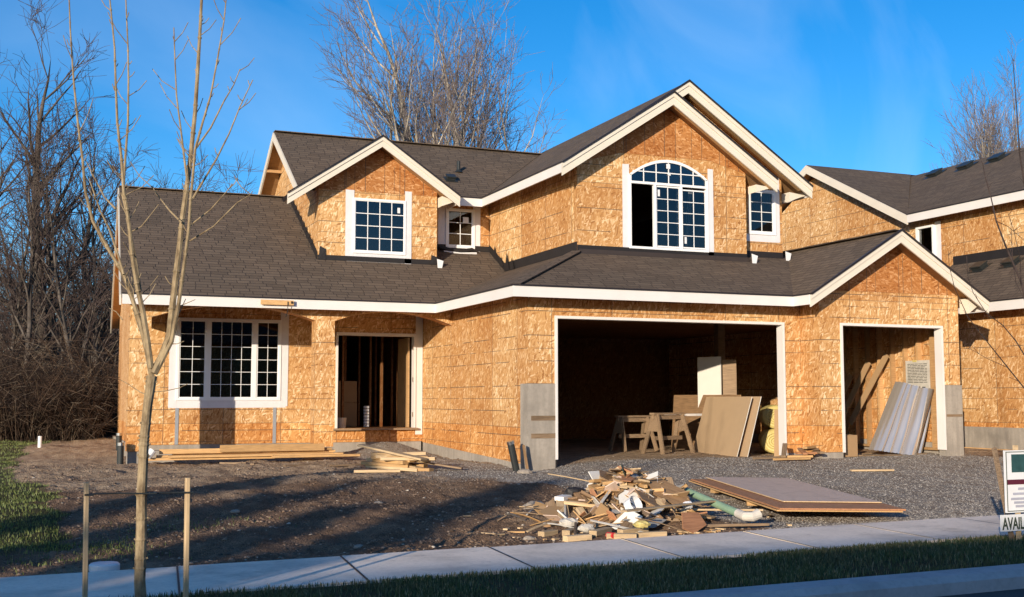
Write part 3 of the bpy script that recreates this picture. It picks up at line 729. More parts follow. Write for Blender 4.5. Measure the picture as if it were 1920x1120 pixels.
# concrete stem walls
mb = MB([M['conc'], M['old']])
mb.box(1.66, 8.06, 25.12, 25.3, -1.5, -0.945)
mb.box(1.62, 5.54, 23.13, 23.44, -1.5, -0.985)
mb.box(1.84, 2.0, 25.1, 32.3, -1.5, -0.945)
mb.slab([[(8.095, 25.1, -0.96), (8.095, 25.1, -1.6), (8.095, 19.2, -1.6), (8.095, 19.2, -1.16)]], (-1, 0, 0), 0.2)
mb.box(8.055, 8.60, 18.975, 19.16, -1.6, 0.27); mb.box(8.058, 8.2, 19.16, 19.30, -1.6, 0.27)
mb.box(13.55, 13.94, 18.99, 19.2, -1.5, -1.055); mb.box(13.90, 14.40, 18.36, 18.56, -1.5, -1.025)
mb.box(16.93, 17.375, 18.355, 18.56, -1.5, 0.275); mb.box(17.2, 17.372, 18.56, 30, -1.5, -0.9)
for z0, z1 in ((-0.385, -0.30), (-0.14 - 0.56, -0.615)): mb.box(8.13, 8.598, 18.968, 18.98, z0, z1, 1)
for z0, z1 in ((-0.36, -0.31),): mb.box(16.96, 17.36, 18.348, 18.36, z0, z1, 1)
mb.split('foundation', None, house)
# framed openings
def jambs(name, x0, x1, y, ztop, zb0, zb1, w=0.045, reveal=0.17, wr=0.05):
    mb = MB([M['white']])
    mb.box(x0, x0 + w, y - 0.03, y + reveal, zb0, ztop); mb.box(x1 - w, x1, y - 0.03, y + reveal, zb1, ztop)
    mb.box(x0, x1, y - 0.032, y + reveal, ztop, ztop + wr)
    return mb.build(name, None, house)
jambs('garage_door_frame', 8.60, 13.54, 19.0, 1.445, -1.08, -1.1, 0.05)['label'] = 'white frame of the wide double garage opening'
jambs('garage_door_frame', 14.40, 16.93, 18.38, 1.42, -1.03, -1.02, 0.05)['label'] = 'white frame of the narrow single garage opening'
mb = MB([M['felt']]); mb.box(8.605, 8.64, 18.99, 19.16, -1.5, -1.085); mb.build('sill_gasket', None, house)
mb = MB([M['white']])
mb.box(6.07, 6.115, 25.05, 25.24, -0.645, 1.44); mb.box(7.86, 7.905, 25.05, 25.24, -0.645, 1.44); mb.box(6.07, 7.905, 25.048, 25.24, 1.40, 1.465)
mb.box(7.91, 8.07, 25.075, 25.095, -0.80, 2.0)
dfm = mb.build('door_frame', None, house)
mb = MB([M['old']]); mb.box(6.0, 7.95, 24.98, 25.24, -0.69, -0.648); mb.build('threshold', None, dfm)
mb = MB([M['steel']])
for z in (-0.4, 0.38, 1.1): mb.box(7.835, 7.858, 25.07, 25.10, z, z + 0.1)
mb.split('hinge', None, dfm)
# door leaf folded inwards
mb = MB([M['stud']]); mb.box(7.78, 7.82, 25.26, 26.05, -0.64, 1.38); mb.build('door_leaf', None, house)

# house wrap around windows
def wraps(rects, p0, p1, off=0.006):
    p0v = Vector((p0[0], p0[1], 0)); p1v = Vector((p1[0], p1[1], 0)); d = (p1v - p0v).normalized(); n = d.cross(Vector((0, 0, 1)))
    mb = MB([M['wrap']])
    for k, (u0, u1, z0, z1) in enumerate(rects):
        o = off + 0.003 * k
        j = lambda: rnd.uniform(-0.008, 0.008)
        q = [p0v + d * (u + j()) + n * o + Vector((0, 0, z + j())) for u, z in ((u0, z0), (u1, z0), (u1, z1), (u0, z1))]
        mb.slab([q], n, 0.004)
    return mb.split('house_wrap', None, house)
# porch window: u from x=1.80
wraps([(0.80, 3.18, -0.19, -0.02), (0.74, 0.90, -0.19, 1.80), (3.05, 3.22, -0.16, 1.98)], (1.80, 25.1), (8.08, 25.1))
Wd = window(house, 'w', (1.80, 25.1), (8.08, 25.1), 0.03,
    [(0.93, 1.48, 0.01, 1.655, 2, 6, True, 0.0), (1.56, 2.46, 0.01, 1.655, 4, 6, True, 0.008), (2.54, 3.02, 0.01, 1.655, 2, 6, True, 0.0)], (0.885, 3.065), -0.035, 1.70, 0.05, muntin=0.0105)
B = Wd[3][3]
B(Wd[0], 1.482, 1.558, 0.01, 1.655, -0.04, 0.032); B(Wd[0], 2.462, 2.538, 0.01, 1.655, -0.04, 0.032)
finish_window(house, Wd, 'large three part gridded window under the left porch arch')
mb = MB([M['strap']])
for x in (2.72, 4.75): mb.box(x - 0.035, x + 0.035, 25.09, 25.097, -0.95, -0.19)
mb.split('steel_strap', None, house)
# dormer window
wraps([(0.64, 1.98, 2.98, 3.19), (0.60, 0.79, 2.98, 4.55), (1.94, 2.10, 2.96, 4.60)], (5.5, 24.5), (8.2, 24.5))
Wd = window(house, 'w', (5.5, 24.5), (8.2, 24.5), 0.03, [(0.80, 1.945, 3.21, 4.35, 4, 4, True, 0.0)], (0.77, 1.965, ), 3.17, 4.385, 0.045, muntin=0.017)
finish_window(house, Wd, 'square sixteen pane window in the small left gable')
# small window in the corner
wraps([(0.30, 0.52, 3.45, 4.50), (1.16, 1.34, 3.40, 4.50)], (8.2, 25.3), (9.78, 25.3))
Wd = window(house, 'w', (8.2, 25.3), (9.78, 25.3), 0.03, [(0.53, 1.15, 3.55, 4.39, 2, 3, True, 0.0)], (0.48, 1.20), 3.50, 4.43, 0.05, muntin=0.015)
finish_window(house, Wd, 'small six pane window between the two upper gables')
# arched window
wraps([(1.10, 3.10, 2.93, 3.08), (1.03, 1.18, 2.96, 4.80), (3.05, 3.18, 3.0, 4.84)], (9.92, 20.8), (13.92, 20.8))
Wd = window(house, 'w', (9.92, 20.8), (13.92, 20.8), 0.03,
    [(1.22, 1.78, 3.12, 4.40, 1, 1, False, None), (1.80, 2.38, 3.12, 4.40, 2, 5, True, -0.01), (2.40, 3.0, 3.12, 4.36, 2, 5, True, 0.0)], (1.17, 3.05), 3.06, 4.46, 0.05, muntin=0.015)
root, gl, mu, (q0, qd, qn, B) = Wd
B(root, 1.745, 1.80, 3.11, 4.41, -0.04, 0.034); B(root, 2.375, 2.42, 3.11, 4.41, -0.03, 0.036); B(root, 2.10, 2.13, 3.12, 4.38, -0.075, -0.045); B(root, 2.33, 2.37, 3.12, 4.38, -0.075, -0.045)
P = lambda u, z, o: q0 + qd * u + qn * o + Vector((0, 0, z))
aro = arch(1.17, 3.05, 4.46 + 0.13, 4.955, 4.46 + 0.13, 24); ari = arch(1.225, 2.995, 4.46 + 0.115, 4.895, 4.46 + 0.115, 24)
for i in range(24):
    root.slab([[P(*aro[i], 0.03), P(*aro[i + 1], 0.03), P(*ari[i + 1], 0.03), P(*ari[i], 0.03)]], qn, 0.07)
B(root, 1.17, 1.225, 4.46, 4.592, -0.04, 0.03); B(root, 2.995, 3.05, 4.46, 4.592, -0.04, 0.03)
gl.slab([[P(1.225, 4.46, 0.0), P(2.995, 4.46, 0.0)] + [P(u, z, 0.0) for u, z in ari[::-1]]], qn, 0.004)
ztop = lambda u: 4.46 + 0.115 + (4.895 - 4.575) * (1 - (2 * (u - 1.225) / 1.77 - 1) ** 2)
for k in range(1, 6):
    u = 1.225 + 1.77 * k / 6; B(mu, u - 0.01, u + 0.01, 4.46, ztop(u), 0.003, 0.011)
B(mu, 1.26, 2.96, 4.665, 4.685, 0.013, 0.019)
finish_window(house, Wd, 'wide arched window with its left sash slid open')
mb = MB([M['whitep']])   # paper stickers left on the glass
for u, z, w, hh in ((2.05, 4.77, 0.09, 0.10), (2.08, 4.63, 0.07, 0.06)): B(mb, u, u + w, z, z + hh, 0.02, 0.023)
B(mb, 1.85, 1.90, 4.18, 4.32, 0.0, 0.003); B(mb, 2.47, 2.52, 3.22, 3.36, 0.012, 0.015)
mb.split('glass_sticker', None, house)
mb = MB([M['whitep']]); mb.box(7.27, 7.33, 24.478, 24.48, 4.10, 4.22); mb.box(9.10, 9.24, 25.272, 25.275, 4.10, 4.24); mb.split('glass_sticker', None, house)
mb = MB([M['whitep']])
for k in range(3): mb.tube([(12.62 + k * 0.03, 20.98, 4.35), (12.58 + k * 0.045, 21.0, 3.9), (12.54 + k * 0.02, 21.0, 3.2)], 0.006, 5)
mb.split('hanging_cord', None, house)
# right recessed window
wraps([(1.92, 2.96, 3.40, 3.57), (2.83, 2.99, 3.42, 4.85)], (12.0, 21.1), (15.05, 21.1))
Wd = window(house, 'w', (12.0, 21.1), (15.05, 21.1), 0.03, [(2.21, 2.82, 3.61, 4.51, 2, 4, True, 0.0)], (2.17, 2.87), 3.56, 4.55, 0.05, muntin=0.014)
finish_window(house, Wd, 'narrow gridded window half hidden right of the arched window')
# flashing and felt upstands
fl = MB([M['felt'], M['flash']])
def upstand(p0, p1, za0, za1, hgt, n, mi=0, off=0.012):
    a = Vector((p0[0], p0[1], za0)); b = Vector((p1[0], p1[1], za1)); o = Vector(n) * off
    fl.slab([[a + o, b + o, b + o + Vector((0, 0, hgt)), a + o + Vector((0, 0, hgt))]], n, 0.01, mi)
upstand((5.5, 24.5), (8.22, 24.5), A(0, 24.5), A(0, 24.5), 0.11, (0, -1, 0)); upstand((5.5, 27.7), (5.5, 24.5), A(0, 27.7), A(0, 24.5), 0.17, (-1, 0, 0))
upstand((8.2, 25.3), (9.78, 25.3), A(0, 25.3), A(0, 25.3), 0.13, (0, -1, 0)); upstand((9.78, 25.3), (9.80, 24.35), A(0, 25.3), A(0, 24.35), 0.17, (-1, 0, 0))
upstand((9.80, 24.35), (9.92, 20.8), Bf(9.80, 0), Bf(9.92, 0), 0.20, (-1, 0, 0)); upstand((9.92, 20.8), (13.92, 20.8), Ff(0, 20.8), Ff(0, 20.8), 0.14, (0, -1, 0))
upstand((9.92, 20.8), (13.92, 20.8), Ff(0, 20.7), Ff(0, 20.7), 0.09, (0, -1, 0), 1, 0.10)
upstand((13.92, 21.1), (15.05, 21.1), Ff(0, 21.1), Ff(0, 21.1), 0.13, (0, -1, 0))
for (x, y, z, n, w, hh) in ((5.52, 24.5, A(0, 24.5), (0, -1, 0), 0.16, 0.30), (8.05, 24.5, A(0, 24.5), (0, -1, 0), 0.16, 0.22)):
    fl.slab([[(x, y - 0.02, z), (x + w, y - 0.02, z), (x + w * 0.9, y - 0.03, z + hh * 0.8), (x + 0.02, y - 0.02, z + hh)]], n, 0.008)
for y, hh in ((24.2, 0.42), (24.95, 0.30), (23.9, 0.26), (24.55, 0.24)):
    z = max(A(0, y), Bf(9.8, 0)); fl.slab([[(9.77, y + 0.14, z), (9.77, y - 0.14, z), (9.765, y - 0.01, z + hh)]], (-1, 0, 0), 0.006)
for k in range(9):
    y = 25.0 + k * 0.3; z = A(0, y) + 0.12; fl.slab([[(5.475, y + 0.09, z), (5.475, y - 0.09, z), (5.475, y - 0.06, z + 0.12)]], (-1, 0, 0), 0.006)
fl.build('flashing', None, house)
mb = MB([M['whitep']])
for x, y in ((13.98, 20.62), (15.08, 20.96), (8.22, 24.36)):
    z = Ff(0, y) if x > 10 else A(0, y)
    mb.slab([[(x - 0.04, y, z + 0.0), (x + 0.06, y, z), (x + 0.09, y - 0.01, z + 0.16), (x - 0.06, y - 0.01, z + 0.2)]], (0, -1, 0), 0.01)
mb.split('diverter_flap', None, house)
mb = MB([M['felt'], M['whitep']])
mb.tube([(8.50, 25.22, 3.50), (8.75, 25.2, 3.44), (9.05, 25.2, 3.42), (9.3, 25.2, 3.47), (9.42, 25.2, 3.43)], [0.05, 0.045, 0.05, 0.045, 0.03], 7)
mb.tube([(8.6, 25.17, 3.40), (9.0, 25.16, 3.36), (9.4, 25.17, 3.38)], [0.015, 0.025, 0.03], 6, 1)
mb.split('loose_wrap', None, house)
# roof penetrations
def roof_pt(x, y, f): return Vector((x, y, f(x, y)))
mb = MB([M['black']]); p = roof_pt(9.33, 26.25, U); mb.tube([p, p + Vector((0, 0, 0.26))], 0.045, 10); mb.tube([p + Vector((0, 0, -0.02)), p + Vector((0, 0, 0.05))], [0.11, 0.05], 10); mb.build('pipe_vent', None, main_roof)
def vent(parent, p, n, w=0.30, turn=0.0):
    mb = MB([M['black']]); n = Vector(n).normalized(); x = Vector((1, 0, 0)) if abs(n.x) < 0.3 else Vector((0, 1, 0)); y = n.cross(x).normalized(); x = y.cross(n)
    m = Matrix((x, y, n)).transposed().to_4x4(); m.translation = p + n * 0.05; mb.obox(m, w, w * 0.8, 0.05)
    m2 = m.copy(); m2.translation = p + n * 0.10; mb.obox(m2, w * 1.15, w * 0.95, 0.03); m3 = m.copy(); m3.translation = p + n * 0.012; mb.obox(m3, w * 1.5, w * 1.4, 0.012)
    return mb.build('roof_vent', None, parent)
vent(main_roof, roof_pt(8.95, 25.75, U), (0, -0.53, 0.85), 0.2)
# bracket and cable on the porch fascia
mb = MB([M['pine'], M['black']]); mb.box(3.98, 4.62, 22.62, 22.66, 1.83, 1.925); mb.tube([(4.5, 22.61, 1.90), (4.5, 22.6, 1.72), (4.47, 22.62, 1.60)], 0.008, 5, 1); mb.tube([(4.58, 22.60, 1.87), (4.58, 22.62, 1.9)], 0.02, 6, 1)
mb.build('temporary_block', None, porch_roof)
# studs visible inside
mb = MB([M['stud']])
for k in range(14): mb.box(17.10, 17.22, 18.9 + k * 0.406, 18.945 + k * 0.406, -1.0, 1.72)
mb.box(17.10, 17.22, 18.6, 25, -1.05, -1.0)
for x in (8.6, 9.0): pass
mb.split('stud_framing', None, house)
mb = MB([M['osb_shaded']])
for k in range(8): mb.box(6.3 + 0.406 * k - 0.02, 6.32 + 0.406 * k, 27.0, 27.1, -0.65, 1.9)
for x, y in ((6.42, 25.9), (7.2, 26.4), (7.45, 26.3), (6.75, 27.0)): mb.box(x, x + 0.045, y, y + 0.10, -0.65, 1.9)
mb.split('stud_framing', None, house)
mb = MB([M['old']]); mb.box(14.32, 14.50, 22.6, 22.78, -1.15, 1.72); mb.build('garage_post', None, house)

# ================================================================ NEIGHBOUR HOUSE (right)
nb = empty('neighbour_house', (19.5, 20, -1.1), 'second unfinished strand board house partly hidden behind the right gable', 'house')
NLx, NUx = 19.0, 21.0
NLf = lambda x, y: 2.09 + 0.62 * (x - NLx)
mb = MB(RM)
roof_plane(mb, [(NLx, 9), (21.05, 9), (21.05, 22.35), (NLx, 22.35)], NLf)
mb.build('lower_roof', None, nb)
NUf = lambda x, y: 4.72 + 0.53 * (x - 20.6)
NMf = lambda x, y: 4.72 + 0.50 * (y - 23.45)
mb = MB(RM)
roof_plane(mb, [(20.6, 9), (24.42, 9), (24.42, 27.62), (20.6, 23.45)], NUf)
roof_plane(mb, [(24.42, 9), (28.2, 9), (28.2, 27.62), (24.42, 27.62)], lambda x, y: 6.745 - 0.53 * (x - 24.42))
roof_plane(mb, [(20.6, 23.45), (24.42, 27.62), (30, 27.62), (20.6, 27.62)][0:2] + [(20.6, 27.62)], NMf)
roof_plane(mb, [(20.6, 27.62), (30, 27.62), (30, 31.8), (20.6, 31.8)], lambda x, y: 6.80 - 0.5 * (y - 27.62))
nroof = mb.build('upper_roof', None, nb)
side_rake(nroof, [(20.57, 23.45, 4.70), (20.57, 27.62, 6.79), (20.57, 31.8, 4.70)], 0.24)
fa = MB([M['white']])
fascia(fa, (20.57, 23.45, 4.71), (20.57, 9, 4.71), 0.2, 0.035)
fascia(fa, (18.97, 22.35, 2.08), (18.97, 9, 2.08), 0.2, 0.035)
fa.split('fascia', M['white'], nb)
mb = MB(WM)
wall(mb, (19.45, 22.3), (19.45, 9), [(0, -0.62), (13.3, -0.62), (13.3, 2.25), (0, 2.25)], **kw)
wall(mb, (21.0, 31.5), (21.0, 9), [(0, 2.0), (22.5, 2.0), (22.5, 4.82), (8.5, 4.82), (8.1, 4.57), (3.88, 6.62), (0, 4.6)], holes=[rect(8.0, 8.55, 3.5, 4.38)], **kw)
wall(mb, (19.45, 22.3), (24, 22.3), rect(0, 4.5, -0.6, 2.2), mi=1, mi_side=1, mi_back=1)
wall(mb, (21.3, 22.2), (24, 22.2), rect(0, 2.7, 2.2, 4.5), mi=1, mi_side=1, mi_back=1)
wall(mb, (24, 31), (24, 9), rect(0, 22, -0.6, 5.0), mi=1, mi_side=1, mi_back=1)
mb.build('wall', None, nb)
mb = MB([M['conc']]); mb.box(19.43, 19.6, 9, 22.3, -1.7, -0.62); mb.split('foundation', None, nb)
wx = 21.0
mb = MB([M['vinyl']])
mb.box(20.93, 21.02, 22.92, 22.98, 3.45, 4.42); mb.box(20.93, 21.02, 23.5, 23.56, 3.45, 4.42); mb.box(20.93, 21.02, 22.98, 23.5, 4.36, 4.42); mb.box(20.93, 21.02, 22.98, 23.5, 3.45, 3.5)
w = mb.build('window', None, nb)
g = MB(); g.face([(21.0, 23.5, 3.5), (21.0, 22.98, 3.5), (21.0, 22.98, 4.36), (21.0, 23.5, 4.36)]); g.build('pane', M['glass'], w)
mb = MB([M['wrap']]); mb.box(20.985, 20.995, 22.72, 22.92, 3.3, 4.48); mb.build('house_wrap', None, nb)
mb = MB([M['felt']]); mb.box(20.96, 20.99, 9, 22.3, 3.28, 3.52); mb.build('flashing', None, nb)
import bisect
def plane_hit(u, v, f):
    """point of the ray through pixel (u,v) of the photo on roof plane f, used once to read where the vents sit"""
    return None
for (x, y) in ((23.90, 26.03), (23.88, 24.79), (23.90, 23.66)): vent(nroof, Vector((x, y, NUf(x, y))), (-0.51, 0, 0.86), 0.36)
for (x, y) in ((20.60, 21.05), (20.62, 20.1)): vent(nb, Vector((x, y, NLf(x, y))), (-0.53, 0, 0.85), 0.30)

# ================================================================ SMALL THINGS
def rotm(loc, rz=0, rx=0, ry=0):
    m = Matrix.Rotation(rz, 4, 'Z') @ Matrix.Rotation(ry, 4, 'Y') @ Matrix.Rotation(rx, 4, 'X'); m.translation = Vector(loc); return m
def plank_mesh(L, w, h, mat, ends=None, bend=0.0, jag=0.0, seed=0):
    r = random.Random(seed); mb = MB([M[mat] if isinstance(mat, str) else mat]); n = 5 if bend else 1
    xs = [-L / 2 + L * i / n for i in range(n + 1)]; rings = []
    b = min(0.004, h * 0.2)
    for i, x in enumerate(xs):
        z = bend * (1 - (2 * x / L) ** 2); e = lambda: (r.uniform(-jag, jag) if i in (0, n) else 0)
        rings.append([(x + e(), -w / 2 + b, -h / 2 + z), (x + e(), w / 2 - b, -h / 2 + z), (x + e(), w / 2, -h / 2 + b + z), (x + e(), w / 2, h / 2 - b + z), (x + e(), w / 2 - b, h / 2 + z), (x + e(), -w / 2 + b, h / 2 + z), (x + e(), -w / 2, h / 2 - b + z), (x + e(), -w / 2, -h / 2 + b + z)])
    for a, c in zip(rings, rings[1:]):
        for k in range(8): mb.face([a[k], c[k], c[(k + 1) % 8], a[(k + 1) % 8]][::-1])
    mb.face(rings[0]); mb.face(rings[-1][::-1])
    return mb
def plank(name, label, cat, group, loc, L, w, h, mat, rz=0, rx=0, ry=0, **k):
    o = plank_mesh(L, w, h, mat, seed=rnd.randint(0, 9999), **k).build(name)
    o.matrix_world = rotm(loc, rz, rx, ry); o.location = loc; o.rotation_euler = (Matrix.Rotation(rz, 4, 'Z') @ Matrix.Rotation(ry, 4, 'Y') @ Matrix.Rotation(rx, 4, 'X')).to_euler()
    return tag(o, label, cat, group)

# long lumber lying along the porch
z0 = hz(4, 22.6)
lum = [  # x0, x1, y, dz, w(depth), h
    (1.85, 5.45, 22.55, 0.00, 0.09, 0.045), (1.95, 5.5, 22.66, 0.0, 0.14, 0.045), (2.3, 5.6, 22.5, 0.046, 0.14, 0.045), (2.1, 5.45, 22.68, 0.046, 0.14, 0.045),
    (2.15, 4.0, 22.62, 0.115, 0.045, 0.09), (3.25, 5.25, 22.56, 0.135, 0.045, 0.135), (2.4, 5.5, 22.75, 0.092, 0.14, 0.045), (4.2, 5.42, 22.68, 0.14, 0.14, 0.045), (4.2, 5.9, 22.35, 0.02, 0.14, 0.045)]
gl_ = 'lumber boards lying along the porch'
for i, (xa, xb, y, dz, w, h) in enumerate(lum):
    lab = ['long narrow pale board at the bottom front of the lumber under the porch window'] * 4 + ['short board on edge at the left of the lumber under the porch window', 'wide board on edge along the top front of the lumber row'] + ['long pale board lying in the stack under the porch window'] * 3
    plank('board', 'long pale board lying in the stack under the porch window' if i not in (4, 5) else lab[i], 'board', gl_, ((xa + xb) / 2, y, z0 + 0.05 + dz + h / 2 - 0.02), xb - xa, w, h, 'pine', rz=rnd.uniform(-0.012, 0.012))
for (x, y, L, rz) in ((3.4, 21.9, 0.5, -0.5), (3.75, 21.7, 0.4, 1.2), (4.6, 21.2, 0.9, 0.35), (5.5, 20.9, 1.1, 0.15)):
    plank('loose_board', 'thin weathered board half sunk in the dirt before the porch lumber', 'board', 'loose boards in the dirt', (x, y, hz(x, y) + 0.02), L, 0.07, 0.03, 'old', rz=rz)
o = MB([M['whitep']]); o.tube([(1.93, 22.45, z0 + 0.10), (2.02, 22.48, z0 + 0.22)], [0.06, 0.07], 10); tag(o.build('plastic_bucket'), 'small white plastic tub leaning at the left end of the lumber', 'bucket')

# splayed pile of short planks
cx, cy = 5.75, 19.3; zc = hz(cx, cy)
for i in range(17):
    k = i / 17; lay = i // 4
    x = cx + rnd.uniform(-0.28, 0.22) + 0.05 * (i % 4); y = cy + rnd.uniform(-0.25, 0.45)
    rz = R(-56) + rnd.uniform(-0.25, 0.25) if i < 13 else R(-38 + 8 * (i - 13))
    plank('short_plank', 'short pale plank in the splayed heap left of the garage', 'plank', 'short planks in a splayed heap', (x, y, zc + 0.04 + lay * 0.06 + rnd.uniform(0, 0.02)), rnd.uniform(0.7, 1.15), 0.14, 0.055, rnd.choice(['pale', 'pale', 'pine']), rz=rz, rx=rnd.uniform(-.06, .06), ry=rnd.uniform(-.03, .08))
plank('short_plank', 'widest plank lying on top of the splayed plank heap', 'plank', 'short planks in a splayed heap', (cx - 0.05, cy + 0.1, zc + 0.33), 1.35, 0.2, 0.035, 'pale', rz=R(-52), ry=0.16)
plank('short_plank', 'dark plank sliding off the right of the splayed heap', 'plank', 'short planks in a splayed heap', (cx + 0.55, cy + 0.05, zc + 0.14), 1.3, 0.14, 0.03, 'old', rz=R(-32), ry=0.14)
plank('short_plank', 'single plank lying flat in front of the splayed heap', 'plank', 'short planks in a splayed heap', (cx - 0.55, cy - 0.75, hz(cx - .55, cy - .75) + 0.04), 0.75, 0.09, 0.045, 'pale', rz=R(-8))

# black drain pipes
def pipe_stub(x, y, hgt, tilt, label, r=0.062, cap=True):
    root = empty('drain_pipe', (x, y, hz(x, y)), label, 'drain pipe')
    z = hz(x, y); mb = MB([M['black']]); top = Vector((x + tilt[0], y + tilt[1], z + hgt)); mb.tube([(x, y, z - 0.15), tuple(top)], r, 14); mb.build('pipe', None, root, smooth=False)
    if cap:
        mb = MB([M['steel']]); d = (top - Vector((x, y, z))).normalized(); mb.tube([top - d * 0.05, top + d * 0.006], r * 1.08, 14); mb.build('clamp_band', None, root)
pipe_stub(7.86, 18.92, 0.52, (-0.16, -0.02), 'black drain pipe leaning against the left garage pier')
plank('broken_board', 'dark split board standing between drain pipe and garage pier', 'board', None, (7.98, 18.86, hz(7.98, 18.86) + 0.2), 0.5, 0.09, 0.02, 'scrapd', ry=R(80), jag=0.03)
pipe_stub(1.48, 22.9, 0.40, (0, 0), 'black capped drain pipe standing at the left corner of the porch')
pipe_stub(1.72, 27.2, 0.38, (0, 0), 'black capped drain pipe standing farther back beside the left wall')
mb = MB([M['whitep']]); mb.tube([(0.10, 28.0, hz(.1, 28) - 0.1), (0.10, 28.0, hz(.1, 28) + 0.24)], 0.045, 10); tag(mb.build('plastic_pipe'), 'short white plastic pipe standing at the edge of the brambles', 'pipe')

# sheets on the gravel
def sheet(name, label, pts, t, mat, edge, group=None):
    P = [Vector(p) for p in pts]; n = (P[1] - P[0]).cross(P[3] - P[0]).normalized(); n = n if n.z > 0 else -n
    c = sum(P, Vector()) / 4; x = (P[1] - P[0]); L, W = x.length, (P[3] - P[0]).length; x.normalize(); y = n.cross(x)
    mb = MB([M[mat], M[edge]]); mb.slab([[(-L / 2, -W / 2, 0), (L / 2, -W / 2, 0), (L / 2, W / 2, 0), (-L / 2, W / 2, 0)]], (0, 0, 1), t, 0, 1, 1)
    o = mb.build(name); m = Matrix((x, y, n)).transposed().to_4x4(); m.translation = c; o.location = c; o.rotation_euler = m.to_euler(); return tag(o, label, 'plywood sheet', group)
sg = 'sheet goods lying on the gravel'
ax, ay = Vector((-0.62, -0.785, 0)), Vector((0.785, -0.62, 0))
bz = -1.155
def quad(o, dx, dy, z, z2=None):
    o = Vector((o[0], o[1], z)); z2 = z2 or z
    return [o, o + ax * dx + Vector((0, 0, z2 - z)), o + ax * dx + ay * dy + Vector((0, 0, z2 - z)), o + ay * dy]
o0 = (8.95, 14.3)
LZ = lambda dx, dy: 0
dirL = (Vector((7.86, 10.98)) - Vector((9.28, 14.82))); 
ax = Vector((dirL.x, dirL.y, 0)).normalized(); ay = Vector((-ax.y, ax.x, 0)); 
if ay.x < 0: ay = -ay
def pixz(u, v, z):
    p_, ya = R(4.95), R(22.25)
    fw = Vector((math.sin(ya) * math.cos(p_), math.cos(ya) * math.cos(p_), math.sin(p_))); r = Vector((math.cos(ya), -math.sin(ya), 0)); up = r.cross(fw)
    d = fw * 2171 + r * (u - 960) - up * (v - 560); return d * (z / d.z)
za, zb = -1.225, -1.325
TL, TR, BL = pixz(1330, 907, za), pixz(1440, 897, za), pixz(1512, 966, zb)
b0 = Vector((TL.x, TL.y)); ax = (BL - TL); LL = ax.length; ax.normalize(); ay = (TR - TL); WW = ay.length; ay.normalize()
def q4(o, L0, W0, dz):
    o = TL + ax * o[0] + ay * o[1] + Vector((0, 0, dz)); return [o, o + ax * L0, o + ax * L0 + ay * W0, o + ay * W0]
sheet('plywood_sheet', 'lowest strand board sheet of the three on the gravel drive', q4((0, 0), LL, WW, 0), 0.018, 'scrapd', 'pine', sg)
sheet('plywood_sheet', 'red edged plywood sheet in the middle of the stack on the gravel', q4((0.05, 0.03), LL, WW, 0.024), 0.02, 'plyedge', 'plyedge', sg)
sheet('plywood_sheet', 'smooth pinkish sheet on top of the stack on the gravel drive', q4((0.03, 0.32), LL - 0.45, WW - 0.30, 0.045), 0.012, 'ply', 'pale', sg)
for i, (f, g_) in enumerate(((0.12, 0.05), (0.55, 0.03), (0.12, 1.2), (0.8, 1.2))):
    p = b0 + Vector((ax.x, ax.y)) * LL * f + Vector((ay.x, ay.y)) * g_; zz = za + (zb - za) * f
    plank('wood_block', 'short timber block propping the plywood stack off the gravel', 'wood block', 'blocks under the plywood stack', (p.x, p.y, zz - 0.055), 0.3, 0.1, 0.06, 'pine', rz=rnd.uniform(-.5, .5))

# sawhorses inside the garage
GF = -1.15
def sawhorse(x, y, rz, label, L=0.9, H=0.74):
    z = hz(x, y) - 0.005
    root = empty('sawhorse', (x, y, z), label, 'sawhorse', 'sawhorses in the garage', rz)
    c, s = math.cos(rz), math.sin(rz)
    T = lambda p: (x + p[0] * c - p[1] * s, y + p[0] * s + p[1] * c, z + p[2])
    mb = MB([M['old']]); mb.beam(T((-L / 2, 0, H)), T((L / 2, 0, H)), 0.13, 0.04); mb.beam(T((-L / 2 + 0.03, 0, H - 0.07)), T((L / 2 - 0.03, 0, H - 0.07)), 0.045, 0.09); mb.build('top_beam', None, root)
    for sx in (-1, 1):
        for sy in (-1, 1):
            mb = MB([M['old']]); mb.beam(T((sx * (L / 2 - 0.10), sy * 0.05, H - 0.02)), T((sx * (L / 2 - 0.02), sy * 0.27, 0.0)), 0.09, 0.035, up=(c, s, 0)); mb.build('leg', None, root)
        mb = MB([M['old']]); mb.slab([[T((sx * (L / 2 - 0.055), -0.07, H - 0.03)), T((sx * (L / 2 - 0.055), 0.07, H - 0.03)), T((sx * (L / 2 - 0.045), 0.17, H - 0.36)), T((sx * (L / 2 - 0.045), -0.17, H - 0.36))]], (sx * c, sx * s, 0), 0.02); mb.build('gusset', None, root)
    mb = MB([M['old']]); mb.beam(T((-L / 2 + 0.06, 0, 0.32)), T((L / 2 - 0.06, 0, 0.32)), 0.035, 0.08); mb.build('stretcher', None, root)
    return root
sawhorse(11.95, 22.3, R(10), 'shaded wooden sawhorse at the left, deeper in the garage')
sawhorse(12.15, 21.15, R(20), 'taller wooden sawhorse nearest the leaning drywall', 1.0, 0.82)
plank('white_board', 'white painted board resting across the right sawhorse', 'board', None, (12.85, 21.7, -0.345), 1.0, 0.14, 0.05, M['white'], rz=R(14))
